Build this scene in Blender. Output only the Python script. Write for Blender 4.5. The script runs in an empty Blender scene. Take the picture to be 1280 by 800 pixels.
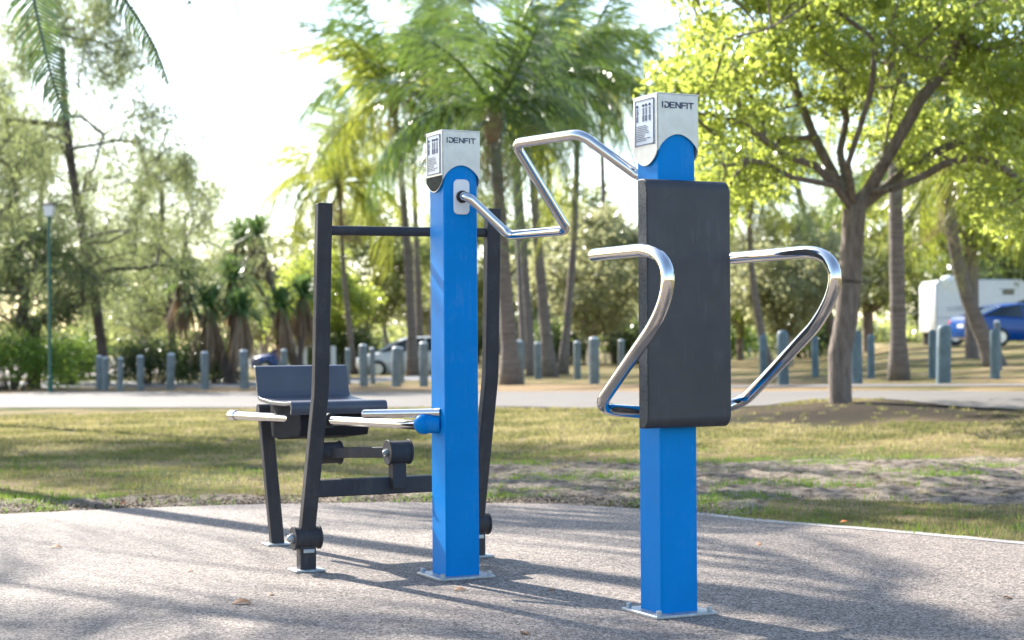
import bpy, math, random
import numpy as np
from mathutils import Vector, Matrix
random.seed(7); rng = np.random.default_rng(7)
scene = bpy.context.scene
C = scene.collection
R = math.radians

# ---------------------------------------------------------------- camera, sky, sun, exposure
F = 2100.0; H0 = 1.0; ROLL = 0.007; HOR = 30.0
cd = bpy.data.cameras.new('camera'); cam = bpy.data.objects.new('camera', cd); C.objects.link(cam)
cam.location = (0, 0, H0); cam.rotation_euler = (math.pi/2, ROLL, 0)
cd.sensor_width = 36; cd.lens = F/1280*36; cd.shift_y = HOR/1280
cd.clip_start = 0.1; cd.clip_end = 3000
cd.dof.use_dof = True; cd.dof.focus_distance = 6.7; cd.dof.aperture_fstop = 3.3
scene.camera = cam
SUN_AZ = R(-38); SUN_EL = R(33)      # azimuth from +Y towards +X
world = bpy.data.worlds.new('World'); scene.world = world; world.use_nodes = True
wt = world.node_tree; bg = wt.nodes['Background']
sky = wt.nodes.new('ShaderNodeTexSky'); sky.sky_type = 'NISHITA'; sky.sun_disc = False
sky.sun_elevation = SUN_EL; sky.sun_rotation = SUN_AZ; sky.air_density = 1.0; sky.dust_density = 0.8; sky.ozone_density = 1.0
wt.links.new(sky.outputs[0], bg.inputs[0]); bg.inputs[1].default_value = 0.125
sd = bpy.data.lights.new('sun', 'SUN'); sd.energy = 5.0; sd.angle = R(0.53); sd.color = (1.0, 0.95, 0.87)
sun = bpy.data.objects.new('sun', sd); C.objects.link(sun)
sdir = Vector((math.sin(SUN_AZ)*math.cos(SUN_EL), math.cos(SUN_AZ)*math.cos(SUN_EL), math.sin(SUN_EL)))
sun.rotation_euler = sdir.to_track_quat('Z', 'Y').to_euler(); sun.location = (-20, 20, 20)
scene.view_settings.view_transform = 'Standard'; scene.view_settings.look = 'None'
scene.view_settings.exposure = 1.68; scene.view_settings.gamma = 1.0
scene.cycles.max_bounces = 8; scene.cycles.transparent_max_bounces = 8

# ---------------------------------------------------------------- placing helpers
def sm(t): t = min(1, max(0, t)); return t*t*(3-2*t)
def terrain(x, y):
    s = sm((y-12)/12)
    near = 0.045*x if x > 0 else 0.012*x
    if x > 0:
        far = sm((y-36)/20)
        near *= 1 - far*(1 - sm((x/max(y, 1)-.17)/.07))
    near = min(near, .8)
    m = .07*math.exp(-(((x-4.2)/2.2)**2+((y-20.9)/1.7)**2))
    return s*near + m
def uv(px, py):
    u = px-640; w = 400-py
    return u+ROLL*w, w-ROLL*u
def at(px, py, Y):
    u, w = uv(px, py)
    return Vector((u/F*Y, Y, H0+(w+HOR)/F*Y))
def gat(px, py):
    u, w = uv(px, py); v = -(w+HOR); z = 0; Y = 10
    for _ in range(40):
        Y = .5*Y+.5*F*(H0-z)/v; Y = min(Y, 300); z = terrain(u/F*Y, Y)
    return Vector((u/F*Y, Y, z))

# ---------------------------------------------------------------- materials
def nt(name):
    m = bpy.data.materials.new(name); m.use_nodes = True
    return m, m.node_tree, m.node_tree.nodes['Principled BSDF']
def L(t, a, b): t.links.new(a, b)
def noise(t, scale, detail=4, rough=.6, coord='Object', vec=None):
    n = t.nodes.new('ShaderNodeTexNoise'); n.inputs['Scale'].default_value = scale
    n.inputs['Detail'].default_value = detail; n.inputs['Roughness'].default_value = rough
    if vec is None:
        tc = t.nodes.new('ShaderNodeTexCoord'); vec = tc.outputs[coord]
    L(t, vec, n.inputs['Vector']); return n
def ramp(t, fac, stops, interp='LINEAR'):
    r = t.nodes.new('ShaderNodeValToRGB'); L(t, fac, r.inputs[0]); cr = r.color_ramp; cr.interpolation = interp
    while len(cr.elements) < len(stops): cr.elements.new(.5)
    for e, (p, c) in zip(cr.elements, stops): e.position = p; e.color = (*c, 1)
    return r
def mixc(t, fac, a, b, mode='MIX'):
    m = t.nodes.new('ShaderNodeMix'); m.data_type = 'RGBA'; m.blend_type = mode
    for s, v in ((0, fac), (6, a), (7, b)):
        if hasattr(v, 'links') or isinstance(v, bpy.types.NodeSocket): L(t, v, m.inputs[s])
        else: m.inputs[s].default_value = v if s == 0 else (*v, 1)
    return m.outputs[2]
def bump(t, b, h, strength, dist=.01):
    n = t.nodes.new('ShaderNodeBump'); n.inputs['Strength'].default_value = strength; n.inputs['Distance'].default_value = dist
    L(t, h, n.inputs['Height']); L(t, n.outputs[0], b.inputs['Normal']); return n
def paint(name, col, rough=.4, metal=0, var=.12, nscale=6, bs=.0, bscale=200, spec=.5, coat=0):
    m, t, b = nt(name)
    n = noise(t, nscale, 5)
    c2 = tuple(c*(1-var*2) for c in col); c1 = tuple(min(1, c*(1+var)) for c in col)
    r = ramp(t, n.outputs[0], [(.3, c2), (.7, c1)]); L(t, r.outputs[0], b.inputs['Base Color'])
    n2 = noise(t, nscale*3, 6); mr = t.nodes.new('ShaderNodeMapRange'); L(t, n2.outputs[0], mr.inputs[0])
    mr.inputs[3].default_value = rough*.75; mr.inputs[4].default_value = min(1, rough*1.3); L(t, mr.outputs[0], b.inputs['Roughness'])
    b.inputs['Metallic'].default_value = metal; b.inputs['Specular IOR Level'].default_value = spec
    b.inputs['Coat Weight'].default_value = coat
    if bs: bump(t, b, noise(t, bscale, 3).outputs[0], bs, .002)
    return m
def leafmat(name, c1, c2, tr, trans=.5, rough=.4, spec=.5):
    m = bpy.data.materials.new(name); m.use_nodes = True; t = m.node_tree
    b = t.nodes['Principled BSDF']; out = t.nodes['Material Output']
    g = t.nodes.new('ShaderNodeNewGeometry')
    n = noise(t, .9, 2)
    a = t.nodes.new('ShaderNodeMath'); a.operation = 'MULTIPLY_ADD'; L(t, n.outputs[0], a.inputs[0]); a.inputs[1].default_value = 1.2
    s = t.nodes.new('ShaderNodeMath'); s.operation = 'MULTIPLY_ADD'; L(t, g.outputs['Random Per Island'], s.inputs[0]); s.inputs[1].default_value = .55; s.inputs[2].default_value = -.4
    L(t, s.outputs[0], a.inputs[2])
    r = ramp(t, a.outputs[0], [(0, c1), (1, c2)]); L(t, r.outputs[0], b.inputs['Base Color'])
    b.inputs['Roughness'].default_value = rough; b.inputs['Specular IOR Level'].default_value = spec
    tb = t.nodes.new('ShaderNodeBsdfTranslucent')
    r2 = ramp(t, a.outputs[0], [(0, tuple(x*.6 for x in tr)), (1, tr)]); L(t, r2.outputs[0], tb.inputs[0])
    mx = t.nodes.new('ShaderNodeMixShader'); mx.inputs[0].default_value = trans
    L(t, b.outputs[0], mx.inputs[1]); L(t, tb.outputs[0], mx.inputs[2]); L(t, mx.outputs[0], out.inputs[0])
    return m
M = {}
M['blue'] = paint('blue_paint', (.0, .20, .56), .42, var=.05, nscale=3, bs=.03, bscale=60, spec=.07)
def scuff(m, amt, dust):
    t = m.node_tree; b = t.nodes['Principled BSDF']; src = b.inputs['Base Color'].links[0].from_socket
    tc = t.nodes.new('ShaderNodeTexCoord'); mp = t.nodes.new('ShaderNodeMapping'); L(t, tc.outputs['Object'], mp.inputs[0]); mp.inputs['Scale'].default_value = (14, 14, 1.5)
    n = noise(t, 3, 8, .75, vec=mp.outputs[0]); n2 = noise(t, 9, 6, .7); n3 = noise(t, 90, 3, .6)
    a = t.nodes.new('ShaderNodeMath'); a.operation = 'MULTIPLY'; L(t, n.outputs[0], a.inputs[0]); L(t, n2.outputs[0], a.inputs[1])
    r = ramp(t, a.outputs[0], [(.27, (0, 0, 0)), (.42, (amt, amt, amt))]); c1 = mixc(t, r.outputs[0], src, dust)
    r3 = ramp(t, n3.outputs[0], [(.72, (0, 0, 0)), (.75, (amt*2.2,)*3)]); c2 = mixc(t, r3.outputs[0], c1, dust)
    L(t, c2, b.inputs['Base Color'])
scuff(M['blue'], .07, (.42, .45, .5))
M['steel_dark'] = paint('dark_grey_paint', (.044, .042, .046), .55, var=.1, bs=.12, bscale=500, spec=.22)
M['seat'] = paint('seat_grey_paint', (.068, .073, .092), .42, var=.08, bs=.1, bscale=400)
M['pad'] = paint('pad_rubber', (.036, .037, .043), .55, var=.07, nscale=4, bs=.25, bscale=450)
M['padside'] = paint('pad_side_rubber', (.075, .08, .085), .7, var=.3, nscale=120, bs=.4, bscale=400, spec=.15)
M['chrome'] = paint('polished_stainless', (.66, .645, .62), .07, metal=1, var=.03, nscale=12)
M['alu'] = paint('brushed_aluminium', (.50, .49, .46), .36, metal=.4, var=.05, nscale=20)
M['galv'] = paint('galvanised_plate', (.42, .45, .47), .45, metal=.6, var=.15, nscale=30)
M['plate'] = paint('bearing_plate', (.66, .67, .69), .4, var=.03)
M['black'] = paint('black_rubber', (.015, .015, .016), .6)
scuff(M['steel_dark'], .12, (.3, .27, .24)); scuff(M['pad'], .10, (.25, .24, .24)); scuff(M['alu'], .2, (.3, .29, .27)); scuff(M['galv'], .7, (.35, .3, .26))
M['label'] = paint('label_film', (.46, .50, .56), .25, var=.04)
M['ink'] = paint('ink', (.02, .04, .10), .4, var=.02)
M['inkgrey'] = paint('ink_grey', (.12, .14, .2), .5, var=.02)
M['bollard'] = paint('bollard_paint', (.16, .19, .195), .6, var=.2, nscale=5, bs=.3, bscale=40)
M['bollard_teal'] = paint('bollard_teal_paint', (.10, .155, .185), .6, var=.2, nscale=5, bs=.3, bscale=40)
M['white'] = paint('white_paint', (.75, .76, .76), .45, var=.05)
M['capgrey'] = paint('bollard_cap', (.6, .62, .62), .5, var=.1)
M['green_pole'] = paint('green_pole_paint', (.012, .10, .07), .4)
M['lampglass'] = paint('lamp_diffuser', (.75, .77, .8), .3, var=.02)
M['carblue'] = paint('car_blue', (.003, .06, .26), .3, var=.03, spec=.3, coat=.2)
M['carwhite'] = paint('car_white', (.6, .61, .63), .25, var=.03, coat=.5)
M['glass'] = paint('car_glass', (.02, .03, .035), .05, var=.02)
M['tyre'] = paint('tyre', (.02, .02, .02), .8)
M['rim'] = paint('rim', (.5, .5, .5), .3, metal=.8)
M['red'] = paint('tail_red', (.55, .02, .02), .2, var=.05)
M['stripe'] = paint('stripe_grey', (.22, .26, .32), .4, var=.05)
M['skin'] = paint('skin', (.5, .3, .22), .6)
M['shirt'] = paint('pale_shirt', (.6, .5, .52), .8)
M['trousers'] = paint('pale_trousers', (.4, .42, .5), .8)
M['hair'] = paint('hair', (.05, .03, .02), .7)

def bark(name, c1, c2, sz=3, ring=False):
    m, t, b = nt(name)
    tc = t.nodes.new('ShaderNodeTexCoord'); mp = t.nodes.new('ShaderNodeMapping'); L(t, tc.outputs['Object'], mp.inputs[0])
    mp.inputs['Scale'].default_value = (1, 1, 9) if ring else (6, 6, 1.2)
    n = noise(t, sz, 8, .7, vec=mp.outputs[0])
    r = ramp(t, n.outputs[0], [(.32, c1), (.68, c2)]); L(t, r.outputs[0], b.inputs['Base Color'])
    b.inputs['Roughness'].default_value = .9; bump(t, b, n.outputs[0], .9, .05); return m
M['bark'] = bark('grey_brown_bark', (.10, .075, .06), (.27, .21, .18))
M['bark_pale'] = bark('pale_bark', (.22, .18, .14), (.5, .42, .35))
M['bark_dark'] = bark('dark_bark', (.05, .04, .035), (.16, .12, .10))
M['palm_bark'] = bark('palm_bark', (.10, .08, .065), (.26, .21, .18), 3, True)
M['husk'] = bark('palm_husk', (.10, .06, .03), (.30, .19, .11))
M['tongue'] = paint('tongue_tree_reflection', (.02, .03, .028), .5, var=.3, nscale=40, spec=.03)  # dark tone stands for trees mirrored in the metal, painted in
M['bracket'] = paint('bracket_matt_paint', (.026, .026, .03), .8, var=.08, spec=.05)
M['l_main'] = leafmat('leaf_bright', (.08, .14, .025), (.21, .26, .06), (.60, .69, .12), .58, .3, .9)
M['l_mid'] = leafmat('leaf_mid', (.07, .11, .035), (.19, .22, .09), (.50, .54, .17), .5, .3, .8)
M['l_pale'] = leafmat('leaf_pale', (.12, .15, .07), (.30, .31, .17), (.60, .60, .30), .5, .3, .8)
M['l_dark'] = leafmat('leaf_dark', (.025, .05, .018), (.08, .12, .045), (.22, .3, .08), .4, .3, .8)
M['l_cas'] = leafmat('needle_olive', (.055, .085, .04), (.18, .22, .09), (.44, .50, .20), .5, .45, .6)
M['l_palm'] = leafmat('frond_green', (.02, .055, .018), (.08, .13, .035), (.22, .34, .05), .34, .2, 1.0)
M['l_palmy'] = leafmat('frond_yellow', (.09, .14, .02), (.24, .26, .05), (.56, .60, .08), .6, .32, .8)
M['l_pand'] = leafmat('pandanus_leaf', (.04, .10, .035), (.12, .22, .08), (.3, .45, .12), .4, .4, .6)
M['l_dead'] = leafmat('dead_leaf', (.20, .13, .08), (.42, .31, .22), (.35, .24, .14), .3, .8)
M['l_shrub'] = leafmat('shrub_bright', (.10, .18, .03), (.18, .28, .05), (.3, .44, .08), .5)

# --- ground
def ground_mat():
    m, t, b = nt('dry_lawn')
    tc = t.nodes.new('ShaderNodeTexCoord'); P = tc.outputs['Object']
    sep = t.nodes.new('ShaderNodeSeparateXYZ'); L(t, P, sep.inputs[0])
    n1 = noise(t, .55, 5, .65, vec=P); n2 = noise(t, 7, 6, .7, vec=P); n3 = noise(t, 45, 5, .75, vec=P)
    grass = ramp(t, n1.outputs[0], [(.40, (.10, .13, .03)), (.49, (.25, .20, .08)), (.60, (.46, .35, .20))]).outputs[0]
    var = ramp(t, n3.outputs[0], [(.3, (.45, .45, .45)), (.7, (1.25, 1.2, 1.1))]).outputs[0]
    grass = mixc(t, 1.0, grass, var, 'MULTIPLY')
    dirt = ramp(t, n2.outputs[0], [(.34, (.07, .054, .04)), (.44, (.24, .19, .145)), (.56, (.46, .375, .29))]).outputs[0]
    dirt = mixc(t, .8, dirt, ramp(t, n3.outputs[0], [(.3, (.5, .5, .5)), (.65, (1.2, 1.2, 1.2))]).outputs[0], 'MULTIPLY')
    # bare strip along the pad edge: attribute painted on the mesh
    at_ = t.nodes.new('ShaderNodeAttribute'); at_.attribute_name = 'bare'
    a = t.nodes.new('ShaderNodeMath'); a.operation = 'ADD'; L(t, at_.outputs['Fac'], a.inputs[0])
    s = t.nodes.new('ShaderNodeMath'); s.operation = 'MULTIPLY_ADD'; s.inputs[1].default_value = 1.5; s.inputs[2].default_value = -.75
    n4 = noise(t, 2.2, 5, .6, vec=P); L(t, n4.outputs[0], s.inputs[0]); L(t, s.outputs[0], a.inputs[1])
    fr = ramp(t, a.outputs[0], [(.42, (0, 0, 0)), (.58, (1, 1, 1))]).outputs[0]
    col = mixc(t, fr, grass, dirt)
    at2 = t.nodes.new('ShaderNodeAttribute'); at2.attribute_name = 'brown'
    brown = ramp(t, n3.outputs[0], [(.3, (.24, .15, .08)), (.7, (.55, .38, .22))]).outputs[0]
    a2 = t.nodes.new('ShaderNodeMath'); a2.operation = 'MULTIPLY'; L(t, at2.outputs['Fac'], a2.inputs[0])
    L(t, ramp(t, n2.outputs[0], [(.3, (.5, .5, .5)), (.6, (1, 1, 1))]).outputs[0], a2.inputs[1])
    col = mixc(t, a2.outputs[0], col, brown)
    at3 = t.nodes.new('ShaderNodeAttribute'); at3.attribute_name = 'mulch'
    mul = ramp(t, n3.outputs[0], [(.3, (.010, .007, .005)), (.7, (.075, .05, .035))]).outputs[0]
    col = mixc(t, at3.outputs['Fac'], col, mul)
    L(t, col, b.inputs['Base Color']); b.inputs['Roughness'].default_value = .95; b.inputs['Specular IOR Level'].default_value = .15
    ad = t.nodes.new('ShaderNodeMath'); ad.operation = 'ADD'; L(t, n2.outputs[0], ad.inputs[0]); L(t, n3.outputs[0], ad.inputs[1])
    bump(t, b, ad.outputs[0], 1.0, .05)
    return m
def pad_mat():
    m, t, b = nt('exposed_aggregate')
    tc = t.nodes.new('ShaderNodeTexCoord'); P = tc.outputs['Object']
    v = t.nodes.new('ShaderNodeTexVoronoi'); v.inputs['Scale'].default_value = 150; L(t, P, v.inputs['Vector'])
    sp = t.nodes.new('ShaderNodeSeparateColor'); L(t, v.outputs['Color'], sp.inputs[0])
    st = ramp(t, sp.outputs[0], [(0, (.02, .017, .015)), (.14, (.07, .057, .048)), (.32, (.155, .13, .11)), (.6, (.24, .20, .17)), (.85, (.42, .37, .32))]).outputs[0]
    n1 = noise(t, .8, 6, .6, vec=P); n2 = noise(t, 14, 6, .7, vec=P); n3 = noise(t, 260, 2, .5, vec=P)
    st = mixc(t, 1, st, ramp(t, n1.outputs[0], [(.3, (.82, .80, .80)), (.7, (1.08, 1.06, 1.04))]).outputs[0], 'MULTIPLY')
    st = mixc(t, 1, st, ramp(t, n2.outputs[0], [(.25, (.72, .70, .69)), (.6, (1.08, 1.06, 1.05))]).outputs[0], 'MULTIPLY')
    st = mixc(t, 1, st, ramp(t, n3.outputs[0], [(.3, (.7, .7, .7)), (.65, (1.1, 1.1, 1.1))]).outputs[0], 'MULTIPLY')
    n4 = noise(t, 3.1, 3, .5, vec=P)
    spots = ramp(t, n4.outputs[0], [(.70, (1, 1, 1)), (.74, (.55, .5, .48))]).outputs[0]
    st = mixc(t, 1, st, spots, 'MULTIPLY')
    L(t, st, b.inputs['Base Color']); b.inputs['Roughness'].default_value = .8; b.inputs['Specular IOR Level'].default_value = .35
    bump(t, b, v.outputs['Distance'], .5, .004); return m
def path_mat(name, c):
    m, t, b = nt(name)
    n = noise(t, 1.2, 6, .6); n2 = noise(t, 60, 4, .7)
    col = ramp(t, n.outputs[0], [(.3, tuple(x*.82 for x in c)), (.7, tuple(x*1.1 for x in c))]).outputs[0]
    col = mixc(t, 1, col, ramp(t, n2.outputs[0], [(.3, (.8, .8, .8)), (.7, (1.1, 1.1, 1.1))]).outputs[0], 'MULTIPLY')
    L(t, col, b.inputs['Base Color']); b.inputs['Roughness'].default_value = .85; return m
M['ground'] = ground_mat(); M['padground'] = pad_mat()
M['path'] = path_mat('path_concrete', (.13, .114, .10)); M['road'] = path_mat('road_asphalt', (.15, .15, .165))
M['kerb'] = path_mat('edge_concrete', (.42, .37, .33)); M['sand'] = path_mat('pale_sand', (.45, .39, .33)); M['sea'] = path_mat('shallow_water', (.45, .55, .62))

# ---------------------------------------------------------------- mesh building
class MB:
    def __init__(s): s.v = []; s.f = []
    def add(s, v, f):
        k = len(s.v); s.v += [Vector(p) for p in v]; s.f += [tuple(i+k for i in q) for q in f]; return s
    def box(s, c, sz, M3=None):
        hx, hy, hz = sz[0]/2, sz[1]/2, sz[2]/2
        vs = [Vector((x, y, z)) for x in (-hx, hx) for y in (-hy, hy) for z in (-hz, hz)]
        if M3 is not None: vs = [M3 @ p for p in vs]
        return s.add([p+Vector(c) for p in vs], [(0,1,3,2),(4,6,7,5),(0,4,5,1),(2,3,7,6),(0,2,6,4),(1,5,7,3)])
    def loft(s, rings, cap=True, closed=True):
        n = len(rings[0]); v = [p for r in rings for p in r]; f = []
        for i in range(len(rings)-1):
            for j in range(n if closed else n-1):
                a, b = i*n+j, i*n+(j+1) % n; f.append((a, b, b+n, a+n))
        if cap: f.append(tuple(range(n))[::-1]); f.append(tuple(range((len(rings)-1)*n, len(rings)*n)))
        return s.add(v, f)
    def tube(s, pts, rad, seg=12, cap=True, round_end=False):
        pts = [Vector(p) for p in pts]; n = len(pts)
        rad = [rad]*n if not hasattr(rad, '__len__') else list(rad)
        t0 = (pts[1]-pts[0]).normalized(); up = Vector((0, 0, 1)) if abs(t0.z) < .9 else Vector((1, 0, 0))
        u = t0.cross(up).normalized(); rings = []
        def ring(p, u, w, r): return [p+(u*math.cos(a)+w*math.sin(a))*r for a in [2*math.pi*k/seg for k in range(seg)]]
        if round_end:
            w = t0.cross(u)
            for q in (75, 45, 20): rings.append(ring(pts[0]-t0*rad[0]*math.sin(R(q)), u, w, rad[0]*math.cos(R(q))))
        for i in range(n):
            t = (pts[min(i+1, n-1)]-pts[max(i-1, 0)]).normalized()
            u = (u-t*u.dot(t)).normalized(); w = t.cross(u); rings.append(ring(pts[i], u, w, rad[i]))
        if round_end:
            for q in (20, 45, 75): rings.append(ring(pts[-1]+t*rad[-1]*math.sin(R(q)), u, w, rad[-1]*math.cos(R(q))))
        return s.loft(rings, cap)
    def cyl(s, a, b, r, seg=24, r2=None): return s.tube([a, b], [r, r if r2 is None else r2], seg)
    def sphere(s, c, r, sc=(1, 1, 1), n=16, m=10):
        rings = []
        for i in range(1, m):
            th = math.pi*i/m
            rings.append([Vector(c)+Vector((r*sc[0]*math.sin(th)*math.cos(2*math.pi*k/n), r*sc[1]*math.sin(th)*math.sin(2*math.pi*k/n), -r*sc[2]*math.cos(th))) for k in range(n)])
        return s.loft(rings)
    def prism(s, poly, a, b):     # poly: list of points, offset from a-vector to b-vector
        a = Vector(a); b = Vector(b); return s.loft([[Vector(p)+a for p in poly], [Vector(p)+b for p in poly]])
def fillet(pts, rad, n=7):
    pts = [Vector(p) for p in pts]; out = [pts[0]]
    rr = rad if hasattr(rad, '__len__') else [rad]*len(pts)
    for i in range(1, len(pts)-1):
        p = pts[i]; a = (pts[i-1]-p); b = (pts[i+1]-p); ang = a.angle(b)
        d = min(rr[i]/math.tan(ang/2), a.length*.48, b.length*.48)
        A = p+a.normalized()*d; B = p+b.normalized()*d
        for k in range(n+1):
            t = k/n; out.append(A*(1-t)**2+p*2*t*(1-t)+B*t*t)
    out.append(pts[-1]); return out
def finish(o, parent):
    C.objects.link(o)
    if parent is not None: o.parent = parent
def root_loc(p):
    while p.parent is not None: p = p.parent
    return p.location
def obj(name, mb, mat, parent=None, smooth=True, bevel=0, local=False, sharp=35, seg=2, subsurf=0):
    off = Vector((0, 0, 0)) if (local or parent is None) else root_loc(parent)
    me = bpy.data.meshes.new(name); me.from_pydata([tuple(p-off) for p in mb.v], [], mb.f); me.validate()
    import bmesh
    bm = bmesh.new(); bm.from_mesh(me); bmesh.ops.recalc_face_normals(bm, faces=bm.faces); bm.to_mesh(me); bm.free()
    me.materials.append(mat)
    if smooth:
        me.polygons.foreach_set('use_smooth', [True]*len(me.polygons)); me.set_sharp_from_angle(angle=R(sharp))
    o = bpy.data.objects.new(name, me)
    if bevel:
        b = o.modifiers.new('bevel', 'BEVEL'); b.width = bevel; b.segments = seg; b.limit_method = 'ANGLE'; b.angle_limit = R(40)
        b.harden_normals = False
    finish(o, parent); return o
def quads(name, V, nper, mat, parent=None, off=(0, 0, 0), smooth=False):
    """V: (N, nper, 3) array of separate polygons"""
    V = np.asarray(V, dtype=np.float32) - np.array(off, dtype=np.float32); N = V.shape[0]
    me = bpy.data.meshes.new(name)
    me.vertices.add(N*nper); me.vertices.foreach_set('co', V.reshape(-1))
    me.loops.add(N*nper); me.loops.foreach_set('vertex_index', np.arange(N*nper, dtype=np.int32))
    me.polygons.add(N); me.polygons.foreach_set('loop_start', np.arange(0, N*nper, nper, dtype=np.int32))
    me.polygons.foreach_set('loop_total', np.full(N, nper, dtype=np.int32))
    me.update(calc_edges=True); me.materials.append(mat)
    o = bpy.data.objects.new(name, me); finish(o, parent); return o
def tag(o, label=None, cat=None, group=None, kind=None):
    for k, v in (('label', label), ('category', cat), ('group', group), ('kind', kind)):
        if v: o[k] = v
    return o
def thing(name, loc, label, cat, group=None, rz=0):
    o = bpy.data.objects.new(name, None); o.location = loc; o.rotation_euler = (0, 0, rz); o.empty_display_size = .1
    C.objects.link(o); return tag(o, label, cat, group)
def copy_tree(o, parent=None):
    c = o.copy(); C.objects.link(c); c.parent = parent
    for ch in list(o.children): copy_tree(ch, c)
    return c

# ---------------------------------------------------------------- ground, pad, paths
edge_px = [(-700, 700), (-200, 657), (0, 645), (150, 638), (300, 633), (480, 630), (700, 632), (800, 638), (950, 655), (1100, 667), (1280, 684), (1500, 706), (2200, 790)]
edge = [gat(*p) for p in edge_px]
def pad_edge_y(x):
    if x <= edge[0].x: return edge[0].y
    for a, b in zip(edge, edge[1:]):
        if a.x <= x <= b.x: return a.y+(b.y-a.y)*(x-a.x)/(b.x-a.x)
    return edge[-1].y
near_px = [(-400, 514), (0, 510), (300, 510), (640, 510), (900, 510), (960, 508), (1010, 501), (1060, 499), (1120, 501), (1190, 509), (1280, 513), (1700, 518)]
far_px = [(-400, 494), (0, 493), (60, 490), (300, 491), (640, 490), (950, 490), (1060, 489), (1280, 491), (1700, 493)]
def strip(name, A, B, mat, n=60, dz=.012, m=6):
    def res(P):
        out = []
        for k in range(n+1):
            s = k/n*(len(P)-1); i = min(int(s), len(P)-2); out.append(P[i].lerp(P[i+1], s-i))
        return out
    A = res(A); B = res(B); mb = MB(); v = []; f = []
    for i in range(n+1):
        for j in range(m+1):
            p = A[i].lerp(B[i], j/m); v.append((p.x, p.y, terrain(p.x, p.y)+dz))
    for i in range(n):
        for j in range(m):
            a = i*(m+1)+j; f.append((a, a+1, a+m+2, a+m+1))
    mb.add(v, f); o = obj(name, mb, mat); tag(o, kind='structure'); return o
def spaced(segs):
    out = []
    for a, b, d in segs: out += list(np.arange(a, b, d))
    return np.array(out)
xs = spaced([(-600, -100, 50), (-100, -20, 5), (-20, -6, .5), (-6, 6, .06), (6, 20, .5), (20, 100, 5), (100, 601, 50)])
ys = spaced([(-60, 5, 5), (5, 8, .5), (8, 15.5, .05), (15.5, 30, .3), (30, 60, 1), (60, 200, 5), (200, 1500, 50)])
from mathutils import noise as mnoise
def bare_f(x, y, d):
    yl = 11.3+2.9*sm((x+1.3)/1.3)
    b = 1-sm((y-(yl-.7))/1.1)
    if x > 1.15:
        lim = .15+1.7*sm((x-1.2)/.6)+.7*max(0, x-1.9)
        b *= 1-.97*(1-sm((d-lim+.2)/.35))
    return b
gv = []; bare = []; brown = []; mulch = []
nearY = [gat(*p) for p in near_px]; farY = [gat(*p) for p in far_px]
def interp(P, x):
    if x <= P[0].x: return P[0].y
    for a, b in zip(P, P[1:]):
        if a.x <= x <= b.x: return a.y+(b.y-a.y)*(x-a.x)/(b.x-a.x)
    return P[-1].y
for y in ys:
    for x in xs:
        z = terrain(x, y); d = y-pad_edge_y(x)
        if d < .0: z -= .05
        elif y < 15.5 and abs(x) < 6:
            k = bare_f(x, y, d)*(1-sm((y-13.5)/1.5))
            z += k*(.03*mnoise.noise(Vector((x*2.2, y*2.2, 0)))+.026*mnoise.noise(Vector((x*7, y*7, 3)))+.024*mnoise.noise(Vector((x*17, y*17, 5)))) - .01 + .02*min(1, d)
        gv.append((x, y, z))
        # bare strip: narrow on the left, wide in the middle and right
        bv = bare_f(x, y, d)
        bare.append(min(1, bv))
        fy = interp(farY, x)
        br = sm((y-fy+.3)/.4)*(1-sm((y-fy-4.5)/3))*(1-.75*sm((x-4)/3)); brown.append(br)
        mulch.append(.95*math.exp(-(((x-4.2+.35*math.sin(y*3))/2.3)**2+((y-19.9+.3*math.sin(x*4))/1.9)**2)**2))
nx = len(xs); ny = len(ys)
gf = [(j*nx+i, j*nx+i+1, (j+1)*nx+i+1, (j+1)*nx+i) for j in range(ny-1) for i in range(nx-1)]
me = bpy.data.meshes.new('ground'); me.from_pydata(gv, [], gf)
for nm, arr in (('bare', bare), ('brown', brown), ('mulch', mulch)):
    a = me.attributes.new(nm, 'FLOAT', 'POINT'); a.data.foreach_set('value', np.array(arr, dtype=np.float32))
me.materials.append(M['ground']); me.polygons.foreach_set('use_smooth', [True]*len(me.polygons))
ground = bpy.data.objects.new('ground', me); C.objects.link(ground); tag(ground, kind='structure')
# concrete pad with a thin side
mb = MB(); pe = [Vector((p.x, p.y, .012)) for p in edge]
pe2 = []
for a, b in zip(pe, pe[1:]):
    for k in range(8): pe2.append(a.lerp(b, k/8)+Vector((0, .012*math.sin(a.x*5+k*2.1), 0)))
pe2.append(pe[-1])
poly = [Vector((-14, -8, .012))]+pe2+[Vector((14, -8, .012))]
mb.prism(poly, (0, 0, -.08), (0, 0, 0)); o = obj('exercise_pad', mb, M['padground'], smooth=False); tag(o, kind='structure')
mb = MB(); inner = [p for p in pe2 if p.x > .9]
mb.prism(inner+[p+Vector((.03, .10, 0)) for p in inner[::-1]], (0, 0, -.07), (0, 0, .004)); o = obj('pad_edge_strip', mb, M['kerb'], smooth=False); tag(o, kind='structure')
strip('footpath', nearY, farY, M['path'])
strip('car_park_road', [gat(-200, 485), gat(320, 484), gat(560, 474)], [gat(-200, 478), gat(320, 477), gat(560, 469)], M['road'])
strip('sand_flat', [Vector((-90, 62, 0)), Vector((-30, 64, 0)), Vector((-14, 70, 0))], [Vector((-160, 260, 0)), Vector((-60, 260, 0)), Vector((-20, 260, 0))], M['sand'], dz=.02)
strip('far_grass_road', [gat(905, 485.5), gat(1100, 484), gat(1400, 484)], [gat(905, 482.5), gat(1100, 480.5), gat(1400, 480.5)], M['path'])

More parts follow.
